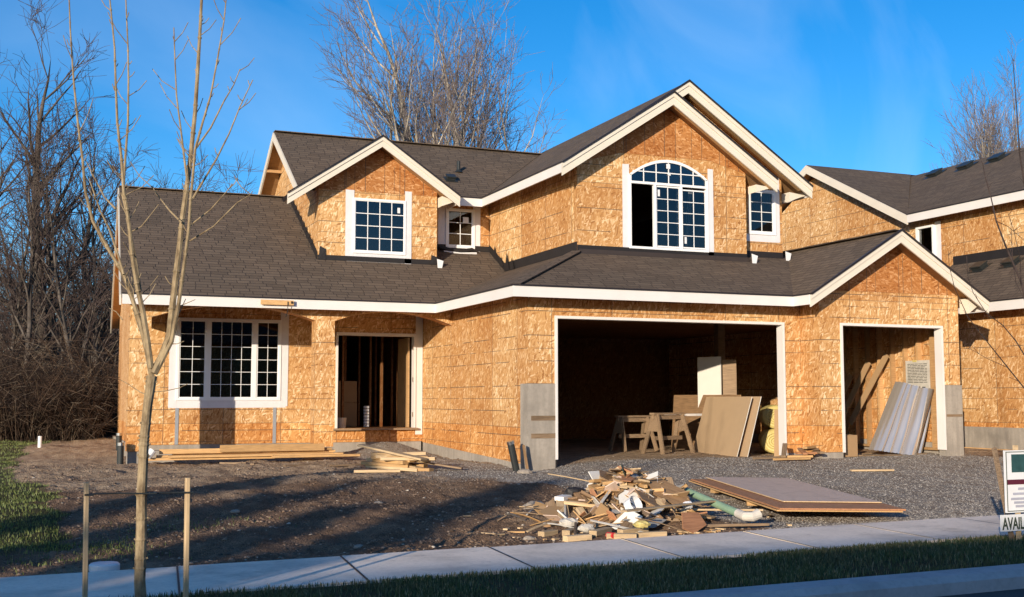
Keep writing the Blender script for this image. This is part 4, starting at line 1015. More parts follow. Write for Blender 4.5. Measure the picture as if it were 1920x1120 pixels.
# drywall sheets leaning in the opening
def leaning(name, label, cat, base0, base1, lean, H, t, mat, edge, group=None, dz=0):
    a = Vector(base0); b = Vector(base1); d = (b - a).normalized(); up = Vector((lean[0], lean[1], 1)).normalized(); n = up.cross(d).normalized()
    c = (a + b) / 2 + up * H / 2; L = (b - a).length
    mb = MB([M[mat], M[edge]]); mb.slab([[(-L / 2, 0, -H / 2), (L / 2, 0, -H / 2), (L / 2, 0, H / 2), (-L / 2, 0, H / 2)]], (0, -1, 0), t, 0, 1, 0)
    o = mb.build(name); y = up.cross(d); m = Matrix((d, y, up)).transposed().to_4x4(); o.location = c; o.rotation_euler = m.to_euler(); return tag(o, label, cat, group)
dg = 'sheets leaning in the double garage'
leaning('drywall_sheet', 'brown faced drywall sheet at the front of the leaning pair', 'drywall', (12.98, 21.55, -1.13), (12.72, 19.45, -1.13), (0.30, 0.02), 1.22, 0.013, 'drywall', 'gyp', dg)
leaning('drywall_sheet', 'rear drywall sheet showing a narrow strip behind the front one', 'drywall', (13.0, 21.45, -1.13), (12.86, 19.30, -1.13), (0.28, 0.02), 1.22, 0.013, 'drywall', 'gyp', dg)
leaning('osb_sheet', 'strand board sheet standing behind the leaning drywall', 'strand board', (13.35, 23.1, -1.13), (13.75, 21.0, -1.13), (0.08, 0.02), 1.22, 0.02, 'scrapd', 'pine', dg)
leaning('insulation_board', 'tall white panel standing behind the drywall in the garage', 'panel', (13.58, 22.3, -1.13), (13.80, 21.70, -1.13), (0.0, 0.0), 2.05, 0.02, 'gyp', 'gyp', dg)
leaning('post_board', 'brown plank standing right of the white panel', 'plank', (13.86, 21.72, -1.13), (14.12, 21.58, -1.13), (0, 0), 1.98, 0.03, 'old', 'old', dg)
# insulation rolls
def roll(x, y, z, r, L, rz, label, flat=0.92):
    root = empty('insulation_roll', (x, y, z), label, 'insulation roll', 'yellow insulation rolls', rz)
    mb = MB([M['yellow']]); n = 22; c, s = math.cos(rz), math.sin(rz)
    rings = []
    for k, (a, rr) in enumerate(((-L / 2, 0.75), (-L / 2 + 0.03, 0.93), (-L / 2 + 0.08, 1.0), (-L / 4, 0.98), (0, 1.02), (L / 4, 0.985), (L / 2 - 0.08, 1.0), (L / 2 - 0.03, 0.93), (L / 2, 0.75))):
        ring = []
        for j in range(n):
            t_ = 2 * math.pi * j / n; q = rr * r * (1 + 0.03 * math.sin(3 * t_ + k)); ly, lz = q * math.cos(t_), q * flat * math.sin(t_)
            ring.append((x + a * c - ly * s, y + a * s + ly * c, z + lz))
        rings.append(ring)
    for a, b in zip(rings, rings[1:]):
        for j in range(n): mb.face([a[j], a[(j + 1) % n], b[(j + 1) % n], b[j]])
    mb.face(rings[0]); mb.face(rings[-1])
    mb.build('wrapped_roll', None, root, smooth=True)
    # the spiral end
    mb = MB([M['yellow']]); pts = []
    for j in range(60):
        t_ = j * 0.36; q = r * 0.62 * j / 60 + 0.02; pts.append((x - (L / 2 + 0.012) * c - q * math.cos(t_) * s, y - (L / 2 + 0.012) * s + q * math.cos(t_) * c, z + q * flat * math.sin(t_)))
    mb.tube(pts, 0.012, 4); mb.build('spiral_end', None, root)
roll(14.35, 20.6, -0.88, 0.28, 0.85, R(60), 'lower yellow wrapped insulation roll beside the right garage jamb')
roll(14.40, 20.65, -0.38, 0.27, 0.80, R(62), 'upper yellow wrapped insulation roll stacked on the other one')
leaning('drywall_offcut', 'narrow brown board leaning at the foot of the right jamb', 'board', (13.42, 19.35, -1.13), (13.62, 19.18, -1.13), (0.28, 0.1), 0.95, 0.015, 'card', 'card')
# small wood pile in front of the pier
for i, (x, y, L, rz, ry, dz) in enumerate(((13.0, 18.3, 0.6, 0.9, -0.35, 0.16), (13.3, 18.3, 0.5, 0.2, 0, 0.05), (13.5, 18.25, 0.5, -0.1, 0, 0.10), (13.55, 18.3, 0.45, 0.15, 0, 0.16), (13.5, 18.2, 0.4, 0.5, 0, 0.21), (13.2, 18.15, 0.55, -0.2, 0, 0.05), (13.35, 18.22, 0.4, 1.2, -0.2, 0.14), (12.65, 18.3, 0.7, 0.1, 0, 0.03), (12.95, 18.0, 0.8, 0.05, 0, 0.03), (13.7, 18.2, 0.3, 1.4, 0, 0.12))):
    plank('wood_offcut', 'timber offcut heaped at the foot of the pier between the garage doors', 'wood offcut', 'offcuts between the garage doors', (x, y, hz(x, y) + dz + 0.02), L, 0.09, 0.04, rnd.choice(['pine', 'old', 'plyedge']), rz=rz, ry=ry)
plank('loose_plank', 'lone plank lying on the gravel before the single garage', 'plank', None, (13.05, 15.9, hz(13.05, 15.9) + 0.02), 0.75, 0.08, 0.03, 'pale', rz=R(-15))
# single garage contents
def pixp(u, v, y):
    p_, ya = R(4.95), R(22.25)
    fw = Vector((math.sin(ya) * math.cos(p_), math.cos(ya) * math.cos(p_), math.sin(p_))); r = Vector((math.cos(ya), -math.sin(ya), 0)); up = r.cross(fw)
    d = fw * 2171 + r * (u - 960) - up * (v - 560); return d * (y / d.y)
def foil_sheet(i, b0, b1, t0, t1, bulge, label):
    n, m = 20, 8; V_ = []
    for side in (0, 1):
        for b in range(m + 1):
            for a in range(n + 1):
                f = a / n; lo = Vector(b0).lerp(Vector(b1), f); hi = Vector(t0).lerp(Vector(t1), f); p = lo.lerp(hi, b / m)
                o = bulge * 1.25 * math.sin(f * math.pi) ** 0.9 + 0.008 * math.sin(f * 9 + i) + 0.006 * math.sin(b * 0.9 + a * 0.5); V_.append((p.x, p.y - o + side * 0.004, p.z + 0.006 * math.sin(a * 1.7 + i)))
    F_ = []; N = (n + 1) * (m + 1)
    for b in range(m):
        for a in range(n):
            q = [b * (n + 1) + a, b * (n + 1) + a + 1, (b + 1) * (n + 1) + a + 1, (b + 1) * (n + 1) + a]; F_.append(q); F_.append([k + N for k in q[::-1]])
    o = np_mesh('foil_sheet', V_, F_, M['foil'], smooth=True)
    return tag(o, label, 'foil sheet', 'curved foil sheets in the single garage')
FL = ['widest curved foil sheet at the right front of the bundle', 'curved foil sheet in the middle of the bundle', 'foil sheet left of the middle in the bundle', 'leftmost curved foil sheet leaning in the single garage', 'thin foil sheet at the far right of the bundle']
for i, (ub, ut, wb, wt, b, dy) in enumerate(((1697, 1731, 17, 16, 0.20, 0.0), (1674, 1711, 12, 11, 0.15, 0.06), (1658, 1698, 11, 9, 0.12, 0.10), (1641, 1688, 13, 9, 0.15, 0.14), (1717, 1746, 8, 7, 0.10, 0.12))):
    yb = 18.92 + dy; yt_ = 19.02 + dy; foil_sheet(i, pixp(ub - wb, 843 + (ub - 1640) * 0.14, yb), pixp(ub + wb, 847 + (ub - 1640) * 0.14, yb), pixp(ut - wt, 716 + (ut - 1690) * 0.25, yt_), pixp(ut + wt, 722 + (ut - 1690) * 0.25, yt_), b, FL[i])
for i, (y, zt, L, dy) in enumerate(((20.6, 0.0, 1.9, 0.75), (20.2, 0.0, 2.1, 0.95), (21.0, 0.0, 1.5, 0.55))):
    a = Vector((16.75, y + 0.9, -0.55)); b = Vector((17.02, y + 0.9 - dy, -0.55 + L * 0.72))
    mb = MB([M['card']]); mb.beam(a, b, 0.16, 0.015, up=(1, 0, 0)); tag(mb.build('trim_strip'), ['middle', 'front', 'rear thin'][i] + ' brown trim strip leaning on the lit garage wall', 'trim strip', 'trim strips in the single garage')
# notice board with printed paper
nbd = empty('notice_board', (17.0, 19.2, 0.2), 'pale paper notice on the lit wall above the foil sheets', 'notice')
mb = MB([M['dirtyw'], M['black']]); mb.box(17.055, 17.075, 18.92, 19.62, -0.05, 0.80); rr = random.Random(3)
for k in range(13):
    z = 0.72 - k * 0.032; y = 19.56
    while y > 19.02:
        L = rr.uniform(0.05, 0.16); mb.box(17.050, 17.0545, max(y - L, 18.98), y, z, z + 0.011, 1); y -= L + 0.02
for k in range(4):
    for j in range(3): mb.box(17.050, 17.0545, 19.04 + j * 0.19, 19.04 + j * 0.19 + rr.uniform(0.08, 0.14), 0.22 - k * 0.06, 0.25 - k * 0.06, 1)
mb.build('sheet', None, nbd)
mb = MB([M['yellow']]); mb.box(17.045, 17.054, 19.28, 19.40, 0.77, 0.81); mb.build('tape', None, nbd)
def carton(x, y, z, w, d, h, rz, label, cat='carton'):
    root = empty('cardboard_box', (x, y, z), label, cat, None, rz)
    mb = MB([M['card']]); m = rotm((x, y, z + h / 2), rz); mb.obox(m, w, d, h); mb.build('carton', None, root)
    mb = MB([M['pale']]); m = rotm((x, y, z + h + 0.0015), rz); mb.obox(m, w * 1.002, 0.05, 0.003); mb.build('tape', None, root)
    mb = MB([M['card']]); m = rotm((x, y, z + h + 0.012), rz, 0.0, 0.03) @ Matrix.Translation((0, d * 0.26, 0)); mb.obox(m, w * 0.98, d * 0.42, 0.004); mb.build('flap', None, root)
carton(14.78, 18.78, -1.13, 0.35, 0.3, 0.42, 0.1, 'brown cardboard box just inside the left jamb of the single garage')
carton(6.75, 26.9, -0.65, 0.45, 0.4, 0.55, 0.05, 'lower cardboard box just inside the front door')
carton(6.75, 26.9, -0.09, 0.45, 0.4, 0.50, 0.02, 'upper cardboard box stacked inside the front door')
mb = MB([M['dirtyw']]); mb.tube([(6.30, 25.5, -0.65), (6.30, 25.5, -0.42)], [0.11, 0.13], 14); tag(mb.build('paint_bucket'), 'pale bucket standing inside the left of the front door', 'bucket')
mb = MB([M['whitep']])
for k in range(7): mb.tube([(7.05, 26.1, -0.64 + k * 0.07), (7.05, 26.1, -0.585 + k * 0.07)], [0.07, 0.07], 12)
tag(mb.build('ribbed_canister'), 'white ribbed canister on the floor inside the front door', 'canister')
for i, (x, y, L) in enumerate(((15.0, 18.85, 0.8), (15.6, 18.7, 0.9), (16.5, 18.85, 0.6), (15.3, 19.3, 1.1))):
    plank('scrap_board', 'scrap board on the floor under the foil sheets', 'board', 'boards on the single garage floor', (x, y, -1.12), L, 0.12, 0.03, 'old', rz=rnd.uniform(-.4, .4))
mb = MB([M['old']])
mb2 = plank('lumber_strip', 'thin strip of wood in the dirt beside the neighbouring foundation', 'board', None, (18.6, 18.9, hz(18.2, 18.9) + 0.05), 1.6, 0.06, 0.02, 'pine', rz=R(-35), ry=0.05)

# ---- debris heap
heap = (6.72, 12.72)
labels = {'pale': 'pale timber offcut in the rubbish heap by the sidewalk', 'pine': 'yellow timber offcut in the rubbish heap by the sidewalk', 'scrapd': 'broken brown board in the rubbish heap by the sidewalk',
          'old': 'grey weathered offcut in the rubbish heap by the sidewalk', 'ply': 'torn plywood piece in the rubbish heap by the sidewalk', 'card': 'scrap of brown cardboard in the rubbish heap by the sidewalk',
          'dirtyw': 'dirty white scrap in the rubbish heap by the sidewalk', 'grey': 'dark grey board scrap in the rubbish heap by the sidewalk', 'gyp': 'broken plasterboard piece in the rubbish heap by the sidewalk', 'plyedge': 'reddish strand board piece in the rubbish heap by the sidewalk'}
names = {'pale': 'timber_offcut', 'pine': 'timber_offcut', 'scrapd': 'broken_board', 'old': 'weathered_offcut', 'ply': 'plywood_scrap', 'card': 'cardboard_scrap', 'dirtyw': 'white_scrap', 'grey': 'board_scrap', 'gyp': 'plasterboard_scrap', 'plyedge': 'osb_scrap'}
cats = {'pale': 'wood offcut', 'pine': 'wood offcut', 'scrapd': 'board', 'old': 'wood offcut', 'ply': 'plywood', 'card': 'cardboard', 'dirtyw': 'scrap', 'grey': 'board', 'gyp': 'plasterboard', 'plyedge': 'strand board'}
def chip(name, label, cat, group, loc, sx, sy, t, mat, e):
    r = rnd; n = r.choice([4, 4, 5, 5, 6]); pts = []
    for k in range(n):
        a = 2 * math.pi * (k + r.uniform(-0.25, 0.25)) / n + 0.78; pts.append((math.cos(a) * sx / 2 * r.uniform(0.85, 1.25), math.sin(a) * sy / 2 * r.uniform(0.85, 1.25), t / 2))
    mb = MB([M[mat] if isinstance(mat, str) else mat]); mb.slab([pts], (0, 0, 1), t); o = mb.build(name); o.location = loc; o.rotation_euler = e; return tag(o, label, cat, group)
def hs_(x, y): return hz(x, y)
hg = 'pieces of the rubbish heap'
for i in range(235):
    ring = i / 235
    rad = (rnd.random() ** 0.7) * (1.02 if i > 60 else 0.7); a = rnd.uniform(0, 2 * math.pi)
    x = heap[0] - 0.12 + math.cos(a) * rad * 1.0; y = heap[1] - 0.2 + math.sin(a) * rad * 0.95
    if y < YS1 + 0.12: y = YS1 + 0.12 + rnd.random() * 0.3
    out = Vector((math.cos(a), math.sin(a)))
    stack = max(0, 0.20 * (1 - rad / 0.9)) * rnd.random()
    z = hs_(x, y) + 0.03 + stack
    mat = rnd.choice(['pale', 'pale', 'pine', 'pine', 'scrapd', 'old', 'old', 'ply', 'card', 'dirtyw', 'pine', 'gyp', 'plyedge', 'scrapd', 'pale', 'grey', 'scrapd', 'card', 'old', 'scrapd', 'ply'])
    slope = -0.5 * min(1, rad / 0.5) if rad < 0.9 else -0.08
    ex, ey = rnd.uniform(-0.35, 0.35) - slope * out.y * -1, rnd.uniform(-0.35, 0.35) - slope * out.x
    if mat in ('pale', 'pine', 'old', 'scrapd') and rnd.random() < 0.62:
        L = rnd.uniform(0.14, 0.5); w = rnd.choice([0.045, 0.07, 0.09, 0.09, 0.14]); h = rnd.choice([0.02, 0.038, 0.038])
        plank(names[mat], labels[mat], cats[mat], hg, (x, y, z), L, w, h, mat, rz=rnd.uniform(0, 3.1), rx=ex * 0.8, ry=ey * 0.8, jag=rnd.choice([0, 0.01]))
    else:
        s = rnd.uniform(0.13, 0.38); chip(names[mat], labels[mat], cats[mat], hg, (x, y, z + 0.03), s, s * rnd.uniform(0.5, 0.9), rnd.choice([0.008, 0.012, 0.018]), mat, (ex * 1.5, ey * 1.5, rnd.uniform(0, 6)))
for i in range(60):
    rad = (rnd.random() ** 0.7) * 1.15; a = rnd.uniform(0, 6.28); x = heap[0] - 0.25 + math.cos(a) * rad * 1.1; y = max(YS1 + 0.15, heap[1] - 0.2 + math.sin(a) * rad * 0.95)
    m_ = rnd.choice(['pale', 'pine', 'old', 'old', 'dirtyw'])
    plank('splinter', 'thin split stick poking out of the rubbish heap', 'stick', hg, (x, y, hs_(x, y) + 0.06 + 0.12 * max(0, 1 - rad) * rnd.random()), rnd.uniform(0.25, 0.75), rnd.uniform(0.015, 0.04), 0.01, m_, rz=rnd.uniform(0, 3.1), rx=rnd.uniform(-.5, .5), ry=rnd.uniform(-.35, .35), bend=rnd.uniform(0, 0.03), jag=0.02)
Z = lambda x, y, d=0: hs_(x, y) + d
# pieces one can point to
plank('metal_channel', 'white painted channel lying at the top left of the rubbish heap', 'channel', hg, (6.35, 13.2, Z(6.35, 13.2, 0.13)), 1.15, 0.13, 0.05, M['white'], rz=R(35), ry=R(-4))
plank('wood_strip', 'long thin strip sticking up from the top of the rubbish heap', 'strip', hg, (6.65, 13.55, Z(6.65, 13.55, 0.28)), 1.15, 0.035, 0.014, 'pale', rz=R(-28), ry=R(12), bend=0.02)
plank('wood_strip', 'long thin board across the front of the rubbish heap', 'board', hg, (6.85, 11.65, Z(6.85, 11.65, 0.20)), 2.1, 0.09, 0.018, 'pale', rz=R(24))
plank('wood_strip', 'thin grey stake lying at the right foot of the rubbish heap', 'stake', hg, (7.3, 11.4, Z(7.3, 11.4, 0.05)), 1.0, 0.04, 0.03, 'old', rz=R(-12))
plank('wood_strip', 'narrow board lying beside the green pipe', 'board', hg, (7.35, 11.9, Z(7.35, 11.9, 0.12)), 1.3, 0.06, 0.02, 'pale', rz=R(-25))
chip('board_scrap', 'large dark green panel standing upright in the rubbish heap', 'panel', hg, (6.62, 12.55, Z(6.62, 12.55, 0.16)), 0.42, 0.22, 0.012, 'darkgreen', (1.2, 0.3, 0.9))
chip('osb_scrap', 'large brown strand board piece at the centre of the heap', 'strand board', hg, (6.75, 12.1, Z(6.75, 12.1, 0.13)), 0.6, 0.42, 0.014, 'scrapd', (0.55, 0.2, 0.4))
chip('osb_scrap', 'second brown strand board piece right of the centre of the heap', 'strand board', hg, (7.05, 12.25, Z(7.05, 12.25, 0.16)), 0.55, 0.4, 0.014, 'scrapd', (0.7, 0.35, -0.3))
chip('plasterboard_scrap', 'broken white plasterboard near the top of the heap', 'plasterboard', hg, (6.45, 12.85, Z(6.45, 12.85, 0.16)), 0.38, 0.3, 0.013, 'gyp', (0.9, 0.1, 0.3))
chip('cardboard_scrap', 'open flattened carton at the upper left edge of the heap', 'cardboard', hg, (5.75, 12.65, Z(5.75, 12.65, 0.08)), 0.6, 0.25, 0.01, 'card', (0.8, 0.1, 0.3))
chip('osb_scrap', 'square brown board at the lower right front of the heap', 'strand board', hg, (6.8, 11.35, Z(6.8, 11.35, 0.12)), 0.5, 0.3, 0.014, 'plyedge', (0.9, 0, 0.35))
def lump(name, label, cat, loc, r, mat, sq=(1, 1, 0.7), seed=1, seg=12):
    rr = random.Random(seed); mb = MB([M[mat]]); n = seg; rings = []
    for i in range(1, 7):
        ph = math.pi * i / 7; ring = []
        for j in range(n):
            q = r * (1 + rr.uniform(-0.13, 0.13)); t_ = 2 * math.pi * j / n; ring.append((q * math.sin(ph) * math.cos(t_) * sq[0], q * math.sin(ph) * math.sin(t_) * sq[1], q * math.cos(ph) * sq[2]))
        rings.append(ring)
    for a, b in zip(rings, rings[1:]):
        for j in range(n): mb.face([a[j], b[j], b[(j + 1) % n], a[(j + 1) % n]])
    mb.face(rings[0]); mb.face(rings[-1][::-1]); o = mb.build(name); o.location = loc; return tag(o, label, cat, hg if cat != 'stone' else None)
mb = MB([M['whitep']]); mb.tube([(0, 0, 0), (0.02, -0.04, 0.10)], [0.09, 0.10], 14, cap=False); mb.face([(0.085 * math.cos(t_), 0.085 * math.sin(t_), 0.004) for t_ in [k * math.pi / 7 for k in range(14)]])
o = mb.build('plastic_tub'); o.location = (6.35, 11.95, Z(6.35, 11.95, 0.17)); o.rotation_euler = (0.6, 0.3, 0); tag(o, 'white plastic tub lying in the middle of the heap', 'tub', hg)
lump('paper_bag', 'crumpled white paper bag at the left of the heap', 'paper bag', (5.6, 12.0, Z(5.6, 12.0, 0.08)), 0.075, 'dirtyw', (1.5, 1, 0.7), 3)
lump('yellow_bag', 'small yellow plastic bag at the front of the heap', 'plastic bag', (6.15, 11.3, Z(6.15, 11.3, 0.13)), 0.07, 'yellow', (1.5, 1, 0.6), 5)
lump('crumpled_paper', 'crumpled white paper right of the heap centre', 'paper', (7.0, 11.75, Z(7.0, 11.75, 0.17)), 0.055, 'whitep', (1.3, 0.8, 0.8), 6)
lump('crumpled_paper', 'crumpled pinkish paper at the left foot of the heap', 'paper', (5.6, 11.55, Z(5.6, 11.55, 0.08)), 0.07, 'dirtyw', (1.4, 0.8, 0.7), 8)
lump('black_bag', 'black plastic wad beside the white channel', 'plastic bag', (6.15, 13.0, Z(6.15, 13.0, 0.18)), 0.10, 'felt', (1.5, 1, 0.7), 9)
mb = MB([M['red']]); mb.tube([(0, 0, -0.05), (0, 0, 0.05)], 0.033, 12); o = mb.build('red_can'); o.location = (5.75, 11.25, Z(5.75, 11.25, 0.035)); o.rotation_euler = (1.57, 0, 0.3); tag(o, 'small red can at the front foot of the heap', 'can', hg)
# green pipe with a white elbow
gp = empty('drain_pipe', (7.5, 11.7, -1.4), 'green plastic pipe with a dirty white elbow right of the heap', 'drain pipe')
pa, pb = Vector((7.45, 12.6, -1.12)), Vector((7.50, 11.35, -1.33))
mb = MB([M['green'], M['dirtyw']]); mb.tube([pa, pa.lerp(pb, 0.93)], [0.043, 0.048], 14, 0); mb.build('pipe', None, gp, smooth=False)
mb = MB([M['dirtyw']]); e = (pb - pa).normalized(); c0 = pa.lerp(pb, 0.9); mb.tube([c0, c0 + e * 0.14, c0 + e * 0.22 + Vector((0.05, 0, 0.015)), c0 + e * 0.25 + Vector((0.13, 0.03, 0.05))], [0.052, 0.053, 0.056, 0.060], 14); mb.build('elbow', None, gp)
# scattered small offcuts around the heap and on the dirt
for i in range(34):
    a = rnd.uniform(2.2, 5.2) if i % 3 else rnd.uniform(0, 6.28); rad = rnd.uniform(1.2, 2.1); x = heap[0] - 0.2 + math.cos(a) * rad; y = heap[1] - 0.3 + math.sin(a) * rad * 0.8
    if y < YS1 + 0.1: y = YS1 + 0.1 + rnd.random() * 0.25
    plank('wood_chip', 'small wood chip scattered around the rubbish heap', 'wood chip', 'wood chips around the heap', (x, y, Z(x, y, 0.012)), rnd.uniform(0.05, 0.2), rnd.uniform(0.02, 0.06), 0.018, rnd.choice(['pale', 'pine', 'pale']), rz=rnd.uniform(0, 3))
for (x, y, L, rz) in ((5.35, 11.25, 0.32, 0.2), (5.5, 11.75, 0.28, 0.8), (5.85, 11.2, 0.32, -0.5), (6.2, 11.18, 0.34, 0.0), (5.9, 12.0, 0.3, 0.6), (5.3, 11.9, 0.25, 0.5), (6.15, 11.5, 0.4, 0.3), (5.75, 11.5, 0.42, 0.7)):
    plank('timber_block', 'stubby pale timber block at the front left of the heap', 'wood block', 'timber blocks at the foot of the heap', (x, y, Z(x, y, 0.03)), L, 0.09, 0.06, 'pale', rz=rz)

# ---- pebbles and stones
def blobs(n, fx, size, name, mat, label, cat, kind='stuff', seed=1, flat=0.6):
    r_ = np.random.RandomState(seed); P = fx(r_, n); n = len(P)
    base = np.array([(1, 0, 0), (-0.5, 0.87, 0), (-0.5, -0.87, 0), (0.45, 0.3, 0.8), (-0.5, 0.2, 0.75), (0, -0.5, 0.7)], float)
    faces = np.array([(0, 1, 3), (1, 4, 3), (1, 2, 4), (2, 5, 4), (2, 0, 5), (0, 3, 5), (3, 4, 5)])
    s = size[0] * (1 + size[1] * r_.rand(n) ** 4); ang = r_.rand(n) * 6.28; jit = 1 + 0.5 * (r_.rand(n, 6, 3) - 0.5)
    B_ = base[None] * jit; c, si = np.cos(ang)[:, None], np.sin(ang)[:, None]
    X_ = (B_[:, :, 0] * c - B_[:, :, 1] * si) * s[:, None] + P[:, 0:1]; Y_ = (B_[:, :, 0] * si + B_[:, :, 1] * c * (0.6 + 0.4 * r_.rand(n))[:, None]) * s[:, None] + P[:, 1:2]
    Z_ = B_[:, :, 2] * s[:, None] * flat + P[:, 2:3] - s[:, None] * 0.1
    V_ = np.stack([X_, Y_, Z_], 2).reshape(-1, 3); F_ = (faces[None] + 6 * np.arange(n)[:, None, None]).reshape(-1, 3)
    o = np_mesh(name, V_, F_, mat); o['label'] = label; o['kind'] = kind
    return o
t = NT('pebble'); gi = t.new('NewGeometry'); 
pr = gi.outputs['Random Per Island']
t.color(t.ramp(pr, [(0.0, (0.17, 0.148, 0.128)), (0.4, (0.275, 0.243, 0.21)), (0.8, (0.36, 0.322, 0.28)), (1.0, (0.52, 0.47, 0.41))])); t.rough(0.85); M['pebble'] = t.m
t = NT('clod'); pr = t.new('NewGeometry').outputs['Random Per Island']
t.color(t.ramp(pr, [(0.0, (0.07, 0.045, 0.03)), (0.7, (0.20, 0.13, 0.085)), (0.96, (0.30, 0.21, 0.145)), (1.0, (0.55, 0.48, 0.39))])); t.rough(0.95); M['clod'] = t.m
def f_gravel(r_, n):
    x = r_.uniform(5, 18.5, n * 3); y = 11.15 + (r_.rand(n * 3) ** 1.35) * 13.5; k = r_.rand(n * 3) < gravel_mask(x, y) * 0.9 + 0.01; x, y = x[k][:n], y[k][:n]
    return np.stack([x, y, hground(x, y)], 1)
blobs(60000, f_gravel, (0.0085, 1.6), 'gravel', M['pebble'], 'loose grey gravel stones covering the drive', 'gravel', seed=2)
def f_dirt(r_, n):
    x = r_.uniform(-1.5, 8.5, n * 2); y = 11.15 + (r_.rand(n * 2) ** 1.5) * 12; k = (r_.rand(n * 2) < 0.35 + 0.6 * (vnoise(x, y, 1.2, 2) > 0.05)) & (gravel_mask(x, y) < 0.5) & (lawn_mask(x, y) < 0.5); x, y = x[k][:n], y[k][:n]
    return np.stack([x, y, hground(x, y)], 1)
blobs(16000, f_dirt, (0.012, 2.2), 'dirt_clods', M['clod'], 'small clods and pebbles strewn over the dirt', 'clods', seed=3)
for i, (x, y, r_, lab) in enumerate(((6.1, 14.1, 0.13, 'largest pale flat stone in the dirt left of the heap'), (5.0, 11.75, 0.055, 'small rounded stone left of the heap near the sidewalk'), (7.75, 18.35, 0.10, 'brown stone at the foot of the leaning drain pipe'), (2.3, 14.6, 0.05, 'pale stone in the dirt right of the stakes'), (3.15, 11.9, 0.045, 'small white stone near the sidewalk right of the stakes'), (4.2, 14.9, 0.05, 'pale stone in the middle of the dirt'))):
    lump('stone', lab, 'stone', (x, y, hz(x, y) + r_ * 0.2), r_, 'stone', (1.3, 0.9, 0.6), 20 + i, 9)
mb = MB([M['whitep']]); xx, yy = 0.62, 11.28; mb.tube([(xx, yy, hz(xx, yy) - 0.05), (xx, yy, hz(xx, yy) + 0.045), (xx, yy, hz(xx, yy) + 0.06)], [0.135, 0.135, 0.12], 26); tag(mb.build('utility_cover'), 'round white utility cover at the sidewalk edge between stake and sapling', 'cover')

# ---- grass blades
def grass(n, fx, name, label, mat, hgt, seed, lean=0.5, width=0.004):
    r_ = np.random.RandomState(seed); x, y, z = fx(r_, n); n = len(x)
    h = hgt * (0.5 + 0.9 * r_.rand(n)); a = r_.rand(n) * 6.28; ca, sa = np.cos(a), np.sin(a); w = width * (0.7 + 0.7 * r_.rand(n))
    b = r_.rand(n) * 6.28; lx, ly = np.cos(b) * lean * h * r_.rand(n), np.sin(b) * lean * h * r_.rand(n)
    p = [np.stack([x - w * ca, y - w * sa, z], 1), np.stack([x + w * ca, y + w * sa, z], 1), np.stack([x + w * 0.7 * ca + lx * 0.35, y + w * 0.7 * sa + ly * 0.35, z + h * 0.6], 1), np.stack([x - w * 0.7 * ca + lx * 0.35, y - w * 0.7 * sa + ly * 0.35, z + h * 0.6], 1), np.stack([x + lx, y + ly, z + h], 1)]
    V_ = np.stack(p, 1).reshape(-1, 3); k = 5 * np.arange(n)[:, None]
    F_ = np.concatenate([k + np.array([0, 1, 2]), k + np.array([0, 2, 3]), k + np.array([3, 2, 4])], 0)
    o = np_mesh(name, V_, F_, mat); o['label'] = label; o['kind'] = 'stuff'; return o
t = NT('grass_blade'); pr = t.new('NewGeometry').outputs['Random Per Island']; p = t.pos()
c = t.ramp(pr, [(0.0, (0.035, 0.055, 0.015)), (0.5, (0.065, 0.10, 0.025)), (0.78, (0.10, 0.12, 0.035)), (0.86, (0.24, 0.19, 0.09)), (1.0, (0.36, 0.29, 0.15))])
c = t.mix(t.ramp(t.noise(p, 1.8, 3), [(0.4, 0.0), (0.7, 0.6)]), c, (0.10, 0.085, 0.035)); t.color(c); t.rough(0.6); M['grass'] = t.m
t = NT('lawn_blade'); pr = t.new('NewGeometry').outputs['Random Per Island']
t.color(t.ramp(pr, [(0.0, (0.05, 0.075, 0.015)), (0.6, (0.10, 0.135, 0.025)), (1.0, (0.20, 0.21, 0.06))])); t.rough(0.6); M['lawn'] = t.m
def f_verge(r_, n):
    x = 0.5 + 12.5 * r_.rand(n); y = YV0 + 0.02 + (YV1 - YV0 + 0.0) * r_.rand(n); k = r_.rand(n) < 0.62 + 1.3 * vnoise(x, y, 1.6, 1); x, y = x[k], y[k]; return x, y, hground(x, y)
grass(80000, f_verge, 'verge_grass', 'shaded winter grass on the verge between kerb and sidewalk', M['grass'], 0.04, 4)
def f_lawn(r_, n):
    x = -3.4 + 4.6 * r_.rand(n); y = 12.2 + (r_.rand(n) ** 1.3) * 20; k = r_.rand(n) < lawn_mask(x, y); x, y = x[k], y[k]; return x, y, hground(x, y)
grass(60000, f_lawn, 'lawn_grass', 'patch of green grass at the left edge of the dirt', M['lawn'], 0.035, 5)
def f_weeds(r_, n):
    x = np.concatenate([r_.normal(0.7, 0.25, n // 2), r_.normal(1.6, .5, n // 4), r_.normal(0.2, .5, n // 4)]); y = np.concatenate([r_.normal(12.6, 0.3, n // 2), r_.normal(13.9, .3, n // 4), r_.normal(11.9, .3, n // 4)]); k = y > YS1 + .05; x, y = x[k], y[k]; return x, y, hground(x, y)
grass(900, f_weeds, 'weeds', 'sparse weeds growing from the dirt near the sidewalk', M['lawn'], 0.035, 6)

# ---- stakes, ties and the young tree on the verge
def stake(x, y, ztop, label, tilt=0.0):
    zb = hz(x, y) - 0.25; o = plank('stake', label, 'stake', 'stakes beside the young tree', (x + tilt / 2, y, (ztop + zb) / 2), ztop - zb, 0.045, 0.03, 'pale', ry=R(-90)); o.rotation_euler = (Matrix.Rotation(R(8), 4, 'Z') @ Matrix.Rotation(R(-90) + tilt / (ztop - zb), 4, 'Y') ).to_euler(); return o
stake(0.355, 8.5, -0.57, 'timber stake on the left side of the young tree', -0.02)
stake(1.015, 8.5, -0.555, 'timber stake on the right side of the young tree', -0.01)

